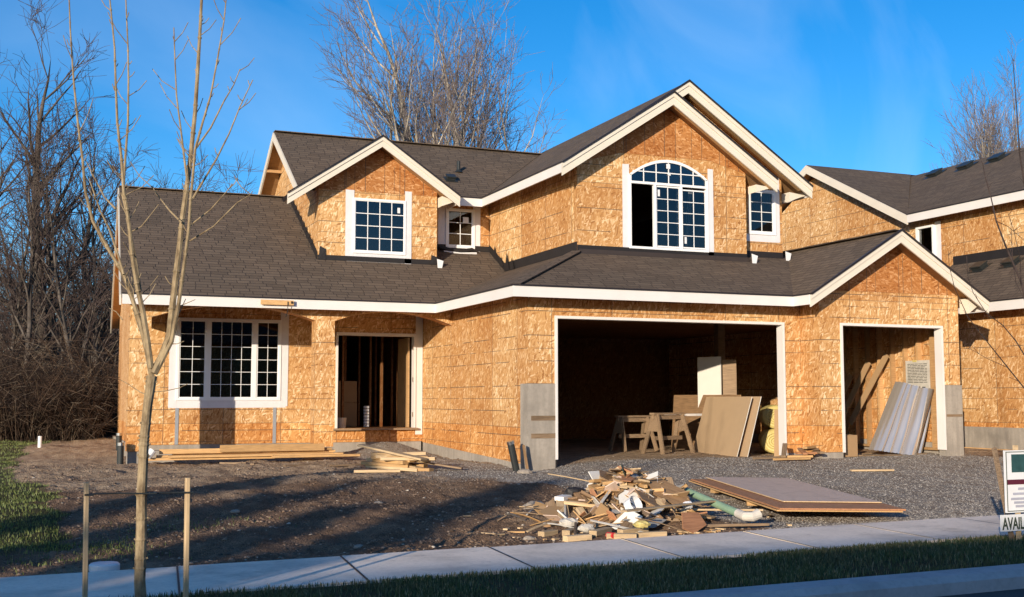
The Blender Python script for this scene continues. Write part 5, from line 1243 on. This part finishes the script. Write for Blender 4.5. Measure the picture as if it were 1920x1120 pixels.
# ================================================================ TREES
def tubes_np(segs, sides=4):
    """segs: array (n, 8): p0 xyz, p1 xyz, r0, r1 -> verts, quads"""
    S = np.asarray(segs, dtype=float); p0, p1, r0, r1 = S[:, :3], S[:, 3:6], S[:, 6], S[:, 7]
    d = p1 - p0; L = np.linalg.norm(d, axis=1, keepdims=True) + 1e-9; d = d / L
    up = np.where(np.abs(d[:, 2:3]) < 0.9, np.array([[0, 0, 1.0]]), np.array([[1.0, 0, 0]])); x = np.cross(up, d); x /= np.linalg.norm(x, axis=1, keepdims=True); y = np.cross(d, x)
    a = 2 * np.pi * np.arange(sides) / sides; ca, sa = np.cos(a), np.sin(a)
    ring = x[:, None, :] * ca[None, :, None] + y[:, None, :] * sa[None, :, None]
    A_ = p0[:, None, :] + ring * r0[:, None, None]; B_ = p1[:, None, :] + ring * r1[:, None, None]
    V_ = np.concatenate([A_, B_], 1).reshape(-1, 3); n = len(S); k = 2 * sides * np.arange(n)[:, None]
    F_ = np.concatenate([np.concatenate([k + i, k + (i + 1) % sides, k + sides + (i + 1) % sides, k + sides + i], 1) for i in range(sides)], 0)
    return V_, F_
def grow(rr, base, H, r0, spread=0.5, n1=16, start=0.25, lean=(0, 0), depth=3, curve=0.25, updir=0.35, density=1.0, forks=0, twig_len=0.9, tilt=(0.16, 0.32)):
    """a bare tree: returns thick segments and twig segments"""
    thick, thin = [], []
    def branch(p, d, L, r, lvl):
        n = max(3, int(L / (0.55 if lvl < 2 else 0.28))); n = min(n, 16 if lvl < 2 else 8); sl = L / n; pts = [p]; rr_ = r
        kids = []
        for i in range(n):
            w = 0.10 + 0.06 * lvl
            d = (d + Vector((rr.uniform(-w, w), rr.uniform(-w, w), rr.uniform(-w, w) + updir * (0.13 if lvl == 1 else 0.09 if lvl else 0)))).normalized()
            q = p + d * sl; r1 = r * (1 - (i + 1) / n) ** 0.8 + (0.006 if lvl < 3 else 0.004)
            (thick if lvl < 2 else thin).append((*p, *q, rr_, r1)); rr_ = r1
            if lvl < depth and (i + 0.5) / n > (start if lvl == 0 else 0.18):
                cnt = {0: n1 / (n * (1 - start)), 1: 2.2 * density, 2: 2.0 * density}[lvl]
                m = int(cnt) + (rr.random() < cnt - int(cnt))
                for _ in range(m):
                    ang = rr.uniform(0, 6.283); f = 1 - (i + 1) / n
                    side = Vector((math.cos(ang), math.sin(ang), 0)); side = (side - d * side.dot(d)).normalized()
                    sp = spread * rr.uniform(0.7, 1.25) * (1 if lvl else (0.75 + 0.5 * f)); nd = (d + side * sp * 1.35).normalized()
                    if lvl == 0: nl = H * (0.13 + 0.29 * f) * rr.uniform(0.7, 1.15)
                    elif lvl == 1: nl = L * rr.uniform(0.25, 0.5) * (0.45 + 0.7 * f)
                    else: nl = twig_len * rr.uniform(0.4, 1.1)
                    kids.append((q.copy(), nd, nl, min(r1 * 0.5, r * 0.34) if lvl < 2 else 0.006, lvl + 1))
            p = q
        for k in kids: branch(*k)
    d0 = Vector((lean[0], lean[1], 1)).normalized()
    branch(Vector(base), d0, H, r0, 0)
    for k in range(forks):
        a = 6.283 * k / forks + rr.uniform(-0.5, 0.5); tl = rr.uniform(*tilt); branch(Vector(base) + d0 * H * rr.uniform(0.16, 0.34), Vector((math.cos(a) * tl, math.sin(a) * tl * 0.7, 1)).normalized(), H * rr.uniform(0.55, 0.72), r0 * rr.uniform(0.42, 0.6), 0)
    return thick, thin
def bare_tree(label, base, H, r0, seed, bark='bark_dark', twig='twig', group=None, tr=0.009, **k):
    rr = random.Random(seed); th, tn = grow(rr, base, H, r0, **k)
    root = empty('bare_tree', base, label, 'tree', group)
    V_, F_ = tubes_np(th, 6); np_mesh('trunk', V_, F_, M[bark], root, smooth=True)
    T = np.array(tn); T[:, 6:8] = np.maximum(T[:, 6:8], tr * 0.6); V_, F_ = tubes_np(T, 3); np_mesh('crown', V_, F_, M[twig], root)
    return len(th), len(tn)
bt = 'bare trees behind the house'
# pixel column u at distance d -> world
def at(u, d, z=-1.2):
    a = R(22.25) + math.atan((u - 960) / 2179.); k = d / math.cos(math.atan((u - 960) / 2179.)); return (math.sin(a) * k, math.cos(a) * k, z)
cnt = []
pale = dict(bark='bark_pale', twig='twig_pale', density=0.72, group='tall pale bare trees behind the roofs')
cnt.append(bare_tree('tallest pale bare tree behind the middle roof, left of the pair', at(806, 46), 19.0, 0.22, 11, n1=13, spread=0.6, start=0.3, forks=5, updir=0.9, twig_len=0.9, **pale))
cnt.append(bare_tree('slim pale bare tree crowding the left side of the tall pair', at(762, 47), 15.0, 0.16, 12, n1=12, spread=0.6, start=0.32, lean=(-0.04, 0), forks=2, updir=0.9, twig_len=0.9, **pale))
cnt.append(bare_tree('spreading pale bare tree behind the middle roof, right of the pair', at(888, 46), 16.5, 0.22, 13, n1=13, spread=0.6, start=0.28, forks=5, lean=(0.04, 0), updir=0.9, twig_len=0.9, **pale))
cnt.append(bare_tree('tall bare tree behind the neighbouring roof, left of two', at(1850, 58), 16.5, 0.17, 15, n1=20, spread=0.42, start=0.35, forks=3, tilt=(0.06, 0.16), updir=1.0, twig_len=1.0, **pale))
cnt.append(bare_tree('bare tree at the right edge behind the neighbouring roof', at(1922, 60), 17.0, 0.17, 16, n1=20, spread=0.4, start=0.35, forks=3, tilt=(0.05, 0.14), updir=1.0, twig_len=1.0, **pale))
dk = dict(bark='bark_dark', twig='twig', group='bare trees in the wood at the left')
wood = [(98, 40, 13.2, 0.30, 21, 'thick trunked bare tree dominating the wood at the left', 26, 0.62), (30, 43, 10.5, 0.14, 22, 'bare tree nearest the left edge of the wood', 16, 0.6), (165, 44, 11.2, 0.18, 23, 'bare tree just right of the thick trunk in the wood', 18, 0.55),
        (205, 42, 10.0, 0.16, 24, 'bare tree rising beside the left end of the porch roof', 16, 0.55), (292, 47, 10.6, 0.13, 25, 'slender bare tree above the porch roof behind the sapling', 18, 0.45), (330, 50, 10.0, 0.12, 26, 'thin bare tree behind the right limbs of the sapling', 15, 0.45),
        (448, 48, 9.6, 0.13, 27, 'bare tree standing next to the upper left gable', 18, 0.42), (480, 52, 9.8, 0.10, 28, 'slim bare tree touching the upper left gable', 14, 0.4), (-30, 40, 12.0, 0.2, 29, 'bare tree mostly outside the left edge', 18, 0.6),
        (245, 50, 9.5, 0.12, 30, 'faint bare tree between the two sapling limbs', 14, 0.5), (60, 50, 11, 0.15, 31, 'farther bare tree between the thick trunk and the left edge', 16, 0.6), (130, 52, 9.5, 0.13, 32, 'farther bare tree just behind the thick trunk', 16, 0.6), (395, 54, 9.2, 0.11, 33, 'low bare tree over the middle of the porch roof', 14, 0.45)]
wood += [(12, 38, 9.0, 0.10, 41, 'slim dark trunk at the very left of the wood', 20, 0.4), (52, 37, 9.5, 0.11, 42, 'slim dark trunk left of the thick trunked tree', 20, 0.4), (120, 38, 10.0, 0.12, 43, 'slim dark trunk touching the right of the thick trunk', 22, 0.4),
        (148, 37, 8.6, 0.10, 44, 'short dark tree between two trunks right of the thick one', 20, 0.45), (182, 39, 9.4, 0.11, 45, 'dark tree behind the left sapling limb', 20, 0.42), (214, 38, 8.2, 0.09, 46, 'dark tree close to the rear eave of the porch roof', 18, 0.4), (75, 42, 8.8, 0.12, 47, 'dark filling tree behind the thick trunk on its left', 22, 0.5), (270, 45, 9.2, 0.10, 48, 'low tree just above the left end of the porch ridge', 16, 0.4), (425, 50, 9.0, 0.09, 49, 'thin tree left of the upper gable rake', 16, 0.4)]
for u, d, H, r0, sd, lab, n1, sp in wood:
    cnt.append(bare_tree(lab, at(u, d), H, r0, sd, n1=n1, spread=sp, start=0.06, updir=0.25, twig_len=0.9, tr=0.009, density=0.9, **dk))
print('tree segments', cnt)
# brambles and undergrowth at the left, thick and dark
def brush(n, name, label, box, seed, h, mat, r=0.008):
    r_ = np.random.RandomState(seed); x = r_.uniform(box[0], box[1], n); y = r_.uniform(box[2], box[3], n)
    hh = h * (0.3 + 0.7 * r_.rand(n) ** 1.5) * (0.85 + 1.5 * vnoise(x, y, 0.45, 3) + 0.8 * vnoise(x, y, 1.3, 2)); segs = []
    a = r_.rand(n) * 6.28; k = 0.6 + r_.rand(n) * 0.9; z = hground(x, y) - 0.05
    p = np.stack([x, y, z], 1); dx, dy = np.cos(a) * k * hh * 0.33, np.sin(a) * k * hh * 0.33
    q = p + np.stack([dx * 0.6, dy * 0.6, hh * 0.6], 1); s = q + np.stack([dx * 1.1, dy * 1.1, hh * 0.38], 1); e = s + np.stack([dx * 1.1, dy * 1.1, -hh * 0.15 * r_.rand(n)], 1)
    o = np.ones((n, 1)); S = np.concatenate([np.concatenate([p, q, o * r, o * r * 0.9], 1), np.concatenate([q, s, o * r * 0.9, o * r * 0.7], 1), np.concatenate([s, e, o * r * 0.7, o * r * 0.5], 1)], 0)
    # side twigs
    m = n * 5; i = r_.randint(0, n, m); f = r_.rand(m)[:, None]; st = q[i] + (s[i] - q[i]) * f; dirs = r_.normal(0, 1, (m, 3)); dirs /= np.linalg.norm(dirs, axis=1, keepdims=True)
    en = st + dirs * (0.2 + 0.4 * r_.rand(m))[:, None]; om = np.ones((m, 1)); S = np.concatenate([S, np.concatenate([st, en, om * r * 0.6, om * r * 0.4], 1)], 0)
    V_, F_ = tubes_np(S, 3); o = np_mesh(name, V_, F_, M[mat]); o['label'] = label; o['kind'] = 'stuff'
brush(6500, 'brambles', 'dense brown brambles and brush at the left behind the lot', (-8, 2.6, 32.5, 44), 3, 2.3, 'brush', 0.009)
brush(3000, 'undergrowth', 'low dry undergrowth along the edge of the wood', (-4, 1.5, 31, 34), 4, 1.3, 'brush', 0.008)
brush(13000, 'far_thicket', 'far thicket of bare shrubs behind the houses', (-14, 14, 48, 62), 6, 6.0, 'twig', 0.012)

# ---- young tree on the verge, with its limbs
EYE = (0, 0, 0)
def pix(u, v, y):
    p_, ya = R(4.95), R(22.25)
    fw = Vector((math.sin(ya) * math.cos(p_), math.cos(ya) * math.cos(p_), math.sin(p_))); r = Vector((math.cos(ya), -math.sin(ya), 0)); up = r.cross(fw)
    d = fw * 2171 + r * (u - 960) - up * (v - 560); return d * (y / d.y)
def limb(mb, pts, r0, r1, n=8, wob=0.0):
    P_ = [Vector(p) for p in pts]; m = len(P_); mb.tube(P_, [r0 + (r1 - r0) * (i / (m - 1)) ** 0.85 for i in range(m)], n)
yt = empty('young_tree', (0.72, 8.5, hz(.72, 8.5)), 'young bare tree with forked upright limbs tied between two stakes', 'tree')
mb = MB([M['bark_young']])
tr = [(0.735, 8.5, hz(.7, 8.5) - 0.1)] + [tuple(pix(u, v, 8.5)) for u, v in ((262, 1090), (265, 1000), (266, 920), (270, 830), (277, 760), (285, 705))]
mb.tube(tr, [0.044, 0.038, 0.037, 0.035, 0.033, 0.032, 0.036], 12)
rk = random.Random(9)
for a, b, ra in zip(tr[1:], tr[2:], (0.038, 0.037, 0.035, 0.033, 0.032)):
    for k in range(3):
        q = Vector(a).lerp(Vector(b), rk.random()); mb.tube([q + Vector((0, 0, -0.012)), q, q + Vector((0, 0, 0.014))], [ra * 0.98, ra * 1.10, ra * 0.98], 12)
        s_ = rk.choice([-1, 1]); mb.tube([q + Vector((s_ * ra * 0.8, -0.01, 0)), q + Vector((s_ * ra * 1.25, -0.015, 0.008))], [0.010, 0.006], 6)
mb.build('trunk', None, yt, smooth=True)
cr = MB([M['bark_young']])
def L(pts, r0, r1, yy, dy=0.0, n=7, mbx=None):
    m = len(pts); P_ = [pix(u, v, yy + dy * i / (m - 1)) for i, (u, v) in enumerate(pts)]; limb(mbx or cr, P_, r0, r1, n)
    return P_
main = [
 ([(285, 708), (276, 660), (262, 600), (246, 555), (232, 515), (205, 470), (174, 415), (160, 360), (155, 300), (146, 230), (138, 150), (132, 60), (129, -20), (127, -80)], 0.020, 0.0035, 0.30),
 ([(283, 690), (277, 640), (268, 585), (258, 540), (248, 480), (243, 430), (238, 390), (232, 360), (228, 300), (220, 230), (217, 160), (215, 90), (206, 0), (202, -60)], 0.022, 0.004, -0.25),
 ([(262, 545), (254, 490), (244, 440), (238, 400), (231, 370), (234, 310), (240, 230), (241, 150), (240, 90), (236, 0), (235, -60)], 0.015, 0.0035, -0.05),
 ([(288, 700), (303, 670), (318, 630), (325, 560), (336, 470), (342, 410), (352, 340), (358, 290), (366, 210), (371, 130), (375, 60), (378, 0), (380, -90)], 0.030, 0.009, 0.10),
 ([(297, 690), (322, 640), (335, 570), (345, 500), (354, 430), (358, 370), (366, 280), (380, 230), (395, 180), (408, 110), (420, 40), (427, -30)], 0.018, 0.0035, -0.35)]
side = [
 ([(352, 345), (346, 300), (340, 250), (331, 180), (328, 110), (326, 52)], 0.009, 0.004, 0.1), ([(360, 375), (378, 345), (405, 300), (430, 250), (450, 200), (474, 150)], 0.009, 0.0035, -0.3), ([(366, 280), (395, 240), (420, 190), (438, 160), (450, 130)], 0.008, 0.0035, 0.2),
 ([(354, 425), (395, 393), (420, 365), (437, 345)], 0.006, 0.0025, -0.2), ([(356, 452), (400, 425), (445, 380), (470, 365)], 0.006, 0.0025, -0.4), ([(341, 418), (318, 395), (300, 372), (285, 350)], 0.008, 0.003, 0.2),
 ([(232, 515), (222, 480), (205, 430), (188, 395), (165, 330)], 0.010, 0.004, 0.2), ([(246, 435), (265, 425), (285, 400), (298, 383)], 0.005, 0.0025, -0.2), ([(217, 392), (196, 370), (178, 335), (160, 300)], 0.007, 0.003, 0.2),
 ([(277, 640), (262, 620), (252, 590), (250, 545), (247, 520)], 0.006, 0.003, 0.2), ([(285, 745), (262, 735), (243, 722), (225, 712)], 0.004, 0.002, 0.3), ([(290, 735), (312, 733), (335, 728), (352, 720)], 0.004, 0.002, -0.3),
 ([(335, 575), (352, 568), (366, 562)], 0.004, 0.002, -0.2), ([(322, 645), (332, 645), (345, 640)], 0.004, 0.002, -0.2), ([(230, 600), (218, 585), (205, 578)], 0.004, 0.002, 0.2), ([(231, 455), (240, 468), (247, 475)], 0.003, 0.002, 0.1)]
rr = random.Random(4)
for pts, r0, r1, dy in main + side:
    P_ = L(pts, r0, r1, 8.5, dy)
    if r0 > 0.012:
        m_ = len(P_)
        for t_i in range(2, m_ - 1):
            ra = (r0 + (r1 - r0) * (t_i / (m_ - 1)) ** 0.85); d_ = (P_[t_i + 1] - P_[t_i]).normalized(); q = P_[t_i].lerp(P_[t_i + 1], rr.random())
            cr.tube([q - d_ * 0.010, q, q + d_ * 0.010], [ra * 0.95, ra * 1.25, ra * 0.9], 8)
    # short buds and spurs along each limb
    if r0 > 0.0055:
        for a, b in zip(P_[2:], P_[3:]):
            for k in range(2):
                q = a.lerp(b, rr.random()); s_ = rr.choice([-1, 1]); d = Vector((s_ * rr.uniform(0.5, 1), rr.uniform(-0.6, 0.6), rr.uniform(0.5, 1.2))).normalized(); ln = rr.choice([0.02, 0.03, 0.05, 0.09, 0.15, 0.22])
                cr.tube([q, q + d * ln * 0.6, q + d * ln + Vector((0, 0, 0.01 + ln * 0.15))], [0.004, 0.003, 0.003], 5)
cr.build('crown', None, yt, smooth=True)
# wire ties from stake to trunk
mb = MB([M['black']]); zt = pix(260, 925, 8.5).z
mb.tube([(0.355 + 0.02, 8.48, zt + 0.005), (0.53, 8.49, zt + 0.005), (0.70, 8.46, zt), (0.745, 8.45, zt), (0.79, 8.47, zt), (0.9, 8.49, zt - 0.003), (1.03, 8.48, zt - 0.003)], 0.006, 6)
mb.tube([(0.33, 8.475, zt), (0.38, 8.475, zt), (0.38, 8.525, zt), (0.33, 8.525, zt), (0.33, 8.475, zt)], 0.008, 5); mb.tube([(0.985, 8.475, zt - .005), (1.04, 8.475, zt - .005), (1.04, 8.525, zt - .005), (0.985, 8.525, zt - .005), (0.985, 8.475, zt - .005)], 0.008, 5)
mb.tube([(0.70, 8.45, zt), (0.79, 8.45, zt), (0.80, 8.50, zt), (0.78, 8.55, zt), (0.70, 8.55, zt), (0.69, 8.50, zt), (0.70, 8.45, zt)], 0.007, 5)
tag(mb.build('tree_tie'), 'black wire tie running between the stakes and the trunk', 'tie')
# sapling just off the right edge, its limbs hang into the picture
sp_ = empty('sapling', tuple(pix(1975, 1050, 9.3)), 'dark thin sapling branches reaching in at the right edge', 'tree')
mb = MB([M['bark_side']])
zb_ = hz(9.9, 9.3)
mb.tube([(pix(1990, 900, 9.3).x, 9.3, zb_ - 0.1), pix(1988, 900, 9.3), pix(1975, 800, 9.3), pix(1960, 720, 9.3)], [0.03, 0.028, 0.026, 0.022], 9); mb.build('trunk', None, sp_, smooth=True)
cr = MB([M['bark_side']])
for pts, r0, r1, dy in (([(1960, 720), (1938, 620), (1915, 530), (1885, 460), (1868, 415), (1858, 370), (1848, 335), (1842, 305)], 0.016, 0.003, 0.2), ([(1975, 800), (1960, 650), (1940, 480), (1925, 370), (1912, 290), (1906, 200), (1899, 110)], 0.018, 0.004, -0.2),
    ([(1960, 720), (1935, 690), (1905, 640), (1880, 610), (1850, 588), (1825, 550), (1815, 520), (1812, 480)], 0.008, 0.002, 0.3), ([(1970, 780), (1930, 740), (1890, 690), (1850, 640), (1815, 595), (1790, 540), (1780, 500), (1778, 470)], 0.008, 0.002, -0.3),
    ([(1938, 600), (1920, 560), (1905, 530), (1899, 490), (1897, 450), (1895, 410)], 0.007, 0.002, 0.2), ([(1915, 530), (1912, 480), (1900, 430), (1890, 400)], 0.005, 0.002, -0.2), ([(1868, 415), (1890, 425), (1925, 455)], 0.004, 0.002, 0.1), ([(1890, 690), (1850, 672), (1820, 655), (1795, 652)], 0.003, 0.0015, 0.1)):
    P_ = L(pts, r0, r1, 9.3, dy, 6, cr)
    for a, b in zip(P_[1:], P_[2:]):
        for k in range(2):
            q = a.lerp(b, rr.random()); d = Vector((rr.uniform(-1, 1), rr.uniform(-.5, .5), rr.uniform(0.2, 1))).normalized(); ln = rr.uniform(0.03, 0.14); cr.tube([q, q + d * ln], [0.003, 0.0015], 4)
cr.build('crown', None, sp_, smooth=True)

# ---- real estate sign
sg_ = empty('estate_sign', (9.3, 9.1, hz(9.3, 9.1)), 'white real estate sign with a lower board lettered AVAIL at the right edge', 'sign')
zt_, zb1 = pix(1884, 845, 9.1).z, pix(1886, 962, 9.1).z
x0 = pix(1884, 900, 9.1).x; x1 = x0 + 0.62
mb = MB([M['whitep']]); mb.box(x0, x1, 9.09, 9.11, zb1, zt_); mb.build('panel', None, sg_)
mb = MB([M['darkgreen'], M['red']]); w = 0.008
mb.box(x0 + 0.012, x1 - 0.012, 9.086, 9.0895, zt_ - 0.020, zt_ - 0.012); mb.box(x0 + 0.012, x0 + 0.02, 9.086, 9.0895, zb1 + 0.02, zt_ - 0.020); mb.box(x1 - 0.02, x1 - 0.012, 9.086, 9.0895, zb1 + 0.02, zt_ - 0.020); mb.box(x0 + 0.012, x1 - 0.012, 9.086, 9.0895, zb1 + 0.012, zb1 + 0.02)
mb.build('border', None, sg_)
M['maroon'] = plain('maroon_band', (0.10, 0.015, 0.03), 0.5, 0.1, 5); M['photo'] = plain('printed_picture', (0.03, 0.075, 0.075), 0.4, 0.5, 14); M['printgrey'] = plain('printed_grey', (0.38, 0.38, 0.45), 0.5, 0.2, 10)
mb = MB([M['photo'], M['maroon'], M['printgrey']]); H_ = zt_ - zb1
mb.box(x0 + 0.085, x1 - 0.085, 9.086, 9.0895, zt_ - 0.04 - 0.29 * H_, zt_ - 0.04, 0); mb.box(x0 + 0.022, x1 - 0.022, 9.086, 9.0895, zt_ - 0.55 * H_, zt_ - 0.47 * H_, 1)
for z, xa in ((0.38, 0.16), (0.30, 0.09), (0.22, 0.06), (0.16, 0.10), (0.10, 0.12)): mb.box(x0 + xa, x1 - xa, 9.087, 9.0895, zb1 + z * H_ - 0.012, zb1 + z * H_ + 0.012, 2)
mb.build('printed_panel', None, sg_)
za_, zc_ = pix(1877, 966, 9.07).z, pix(1877, 997, 9.07).z; xs_ = pix(1876, 980, 9.07).x
mb = MB([M['whitep']]); mb.box(xs_, xs_ + 0.60, 9.06, 9.075, zc_, za_); rd = mb.build('rider_panel', None, sg_)
cu = bpy.data.curves.new('letters', 'FONT'); cu.body = 'AVAILABLE'; cu.size = 0.135; cu.extrude = 0.0015; cu.offset = 0.003; cu.align_x = 'LEFT'; cu.space_character = 0.98
to = bpy.data.objects.new('letters', cu); col.objects.link(to); to.location = (xs_ + 0.015, 9.058, zc_ + 0.018); to.rotation_euler = (R(90), 0, 0); to.scale = (0.80, 1.25, 1); cu.materials.append(M['darkgreen']); bpy.context.view_layer.update(); lm = bpy.data.meshes.new_from_object(to.evaluated_get(bpy.context.evaluated_depsgraph_get()))
lo = bpy.data.objects.new('lettering', lm); col.objects.link(lo); lo.location = to.location; lo.rotation_euler = to.rotation_euler; lo.scale = to.scale; bpy.data.objects.remove(to)
lo.parent = rd; lo.matrix_parent_inverse = parent_world(rd).inverted()
mb = MB([M['pale']]); mb.box(x0 + 0.17, x0 + 0.21, 9.115, 9.15, hz(9.3, 9.1) - 0.2, zt_ + 0.05); mb.build('post', None, sg_)
mb = MB([M['old']]); mb.beam(pix(1864, 840, 9.5), pix(1900, 1024, 9.15), 0.035, 0.04, up=(0, 1, 0)); tag(mb.build('slanted_stake'), 'slanted timber stake leaning behind the left edge of the estate sign', 'stake')

# ================================================================ OFF-CAMERA: what shades the verge and the yard
mb = MB(RM)
oh = empty('house_across_street', (-18, -17, -1.5), 'plain two storey house across the street, behind the camera', 'house')
mbw = MB(WM); mbw.box(-26, -11.5, -22, -12.5, -1.6, 3.1, 0); mbw.build('wall', None, oh)
roof_plane(mb, [(-26.4, -22.4), (-11.1, -22.4), (-11.1, -17.25), (-26.4, -17.25)], lambda x, y: 3.183 + 0.45 * (y + 22.4)); roof_plane(mb, [(-26.4, -17.25), (-11.1, -17.25), (-11.1, -12.1), (-26.4, -12.1)], lambda x, y: 5.50 - 0.45 * (y + 17.25))
mb.build('roof', None, oh)
def conifer(x, y, H, rad, seed, label):
    rr_ = np.random.RandomState(seed); root = empty('conifer', (x, y, -1.6), label, 'tree', 'conifers across the street')
    mb = MB([M['bark_dark']]); mb.tube([(x, y, -1.7), (x, y, -1.6 + H)], [0.14, 0.02], 8); mb.build('trunk', None, root)
    n = 5200; f = rr_.rand(n) ** 0.7; z = -1.3 + (1 - f) * H * 0.98 * 1.0; z = -1.0 + H * 0.97 * rr_.rand(n); rl = rad * (1 - (z + 1.0) / (H)) ** 0.8; a = rr_.rand(n) * 6.28; q = rl * np.sqrt(rr_.rand(n)) ; c = np.stack([x + np.cos(a) * q, y + np.sin(a) * q, z], 1)
    d1 = rr_.normal(0, 0.16, (n, 3)); d2 = rr_.normal(0, 0.10, (n, 3)); V_ = np.stack([c, c + d1, c + d1 + d2, c + d2], 1).reshape(-1, 3); F_ = np.arange(4 * n).reshape(-1, 4)
    np_mesh('crown', V_, F_, M['grass'], root)

def shade_tree(tip, dist, rad, seed, label):
    x, y = tip[0] - 0.695 * dist, tip[1] - 0.719 * dist; conifer(x, y, dist * 0.1853 + 0.15, rad, seed, label)
shade_tree((5.8, 14.9), 34, 0.95, 1, 'left conifer across the street behind the camera')
shade_tree((5.2, 19.8), 37, 0.6, 2, 'slim conifer across the street behind the camera')
shade_tree((3.0, 15.6), 40, 0.8, 3, 'tallest conifer across the street behind the camera')
shade_tree((2.0, 12.6), 30, 1.3, 4, 'broad conifer across the street nearest the camera')
mb = MB(RM)
oh = empty('house_across_street', (12, -19, -1.5), 'long two storey house across the street, behind and right of the camera', 'house')
mbw = MB(WM); mbw.box(-2, 30, -24, -15.5, -1.6, 3.1, 0); mbw.build('wall', None, oh)
roof_plane(mb, [(-2.4, -24.4), (30.4, -24.4), (30.4, -19.75), (-2.4, -19.75)], lambda x, y: 3.06 + 0.45 * (y + 24.4)); roof_plane(mb, [(-2.4, -19.75), (30.4, -19.75), (30.4, -15.1), (-2.4, -15.1)], lambda x, y: 5.152 - 0.45 * (y + 19.75))
mb.build('roof', None, oh)
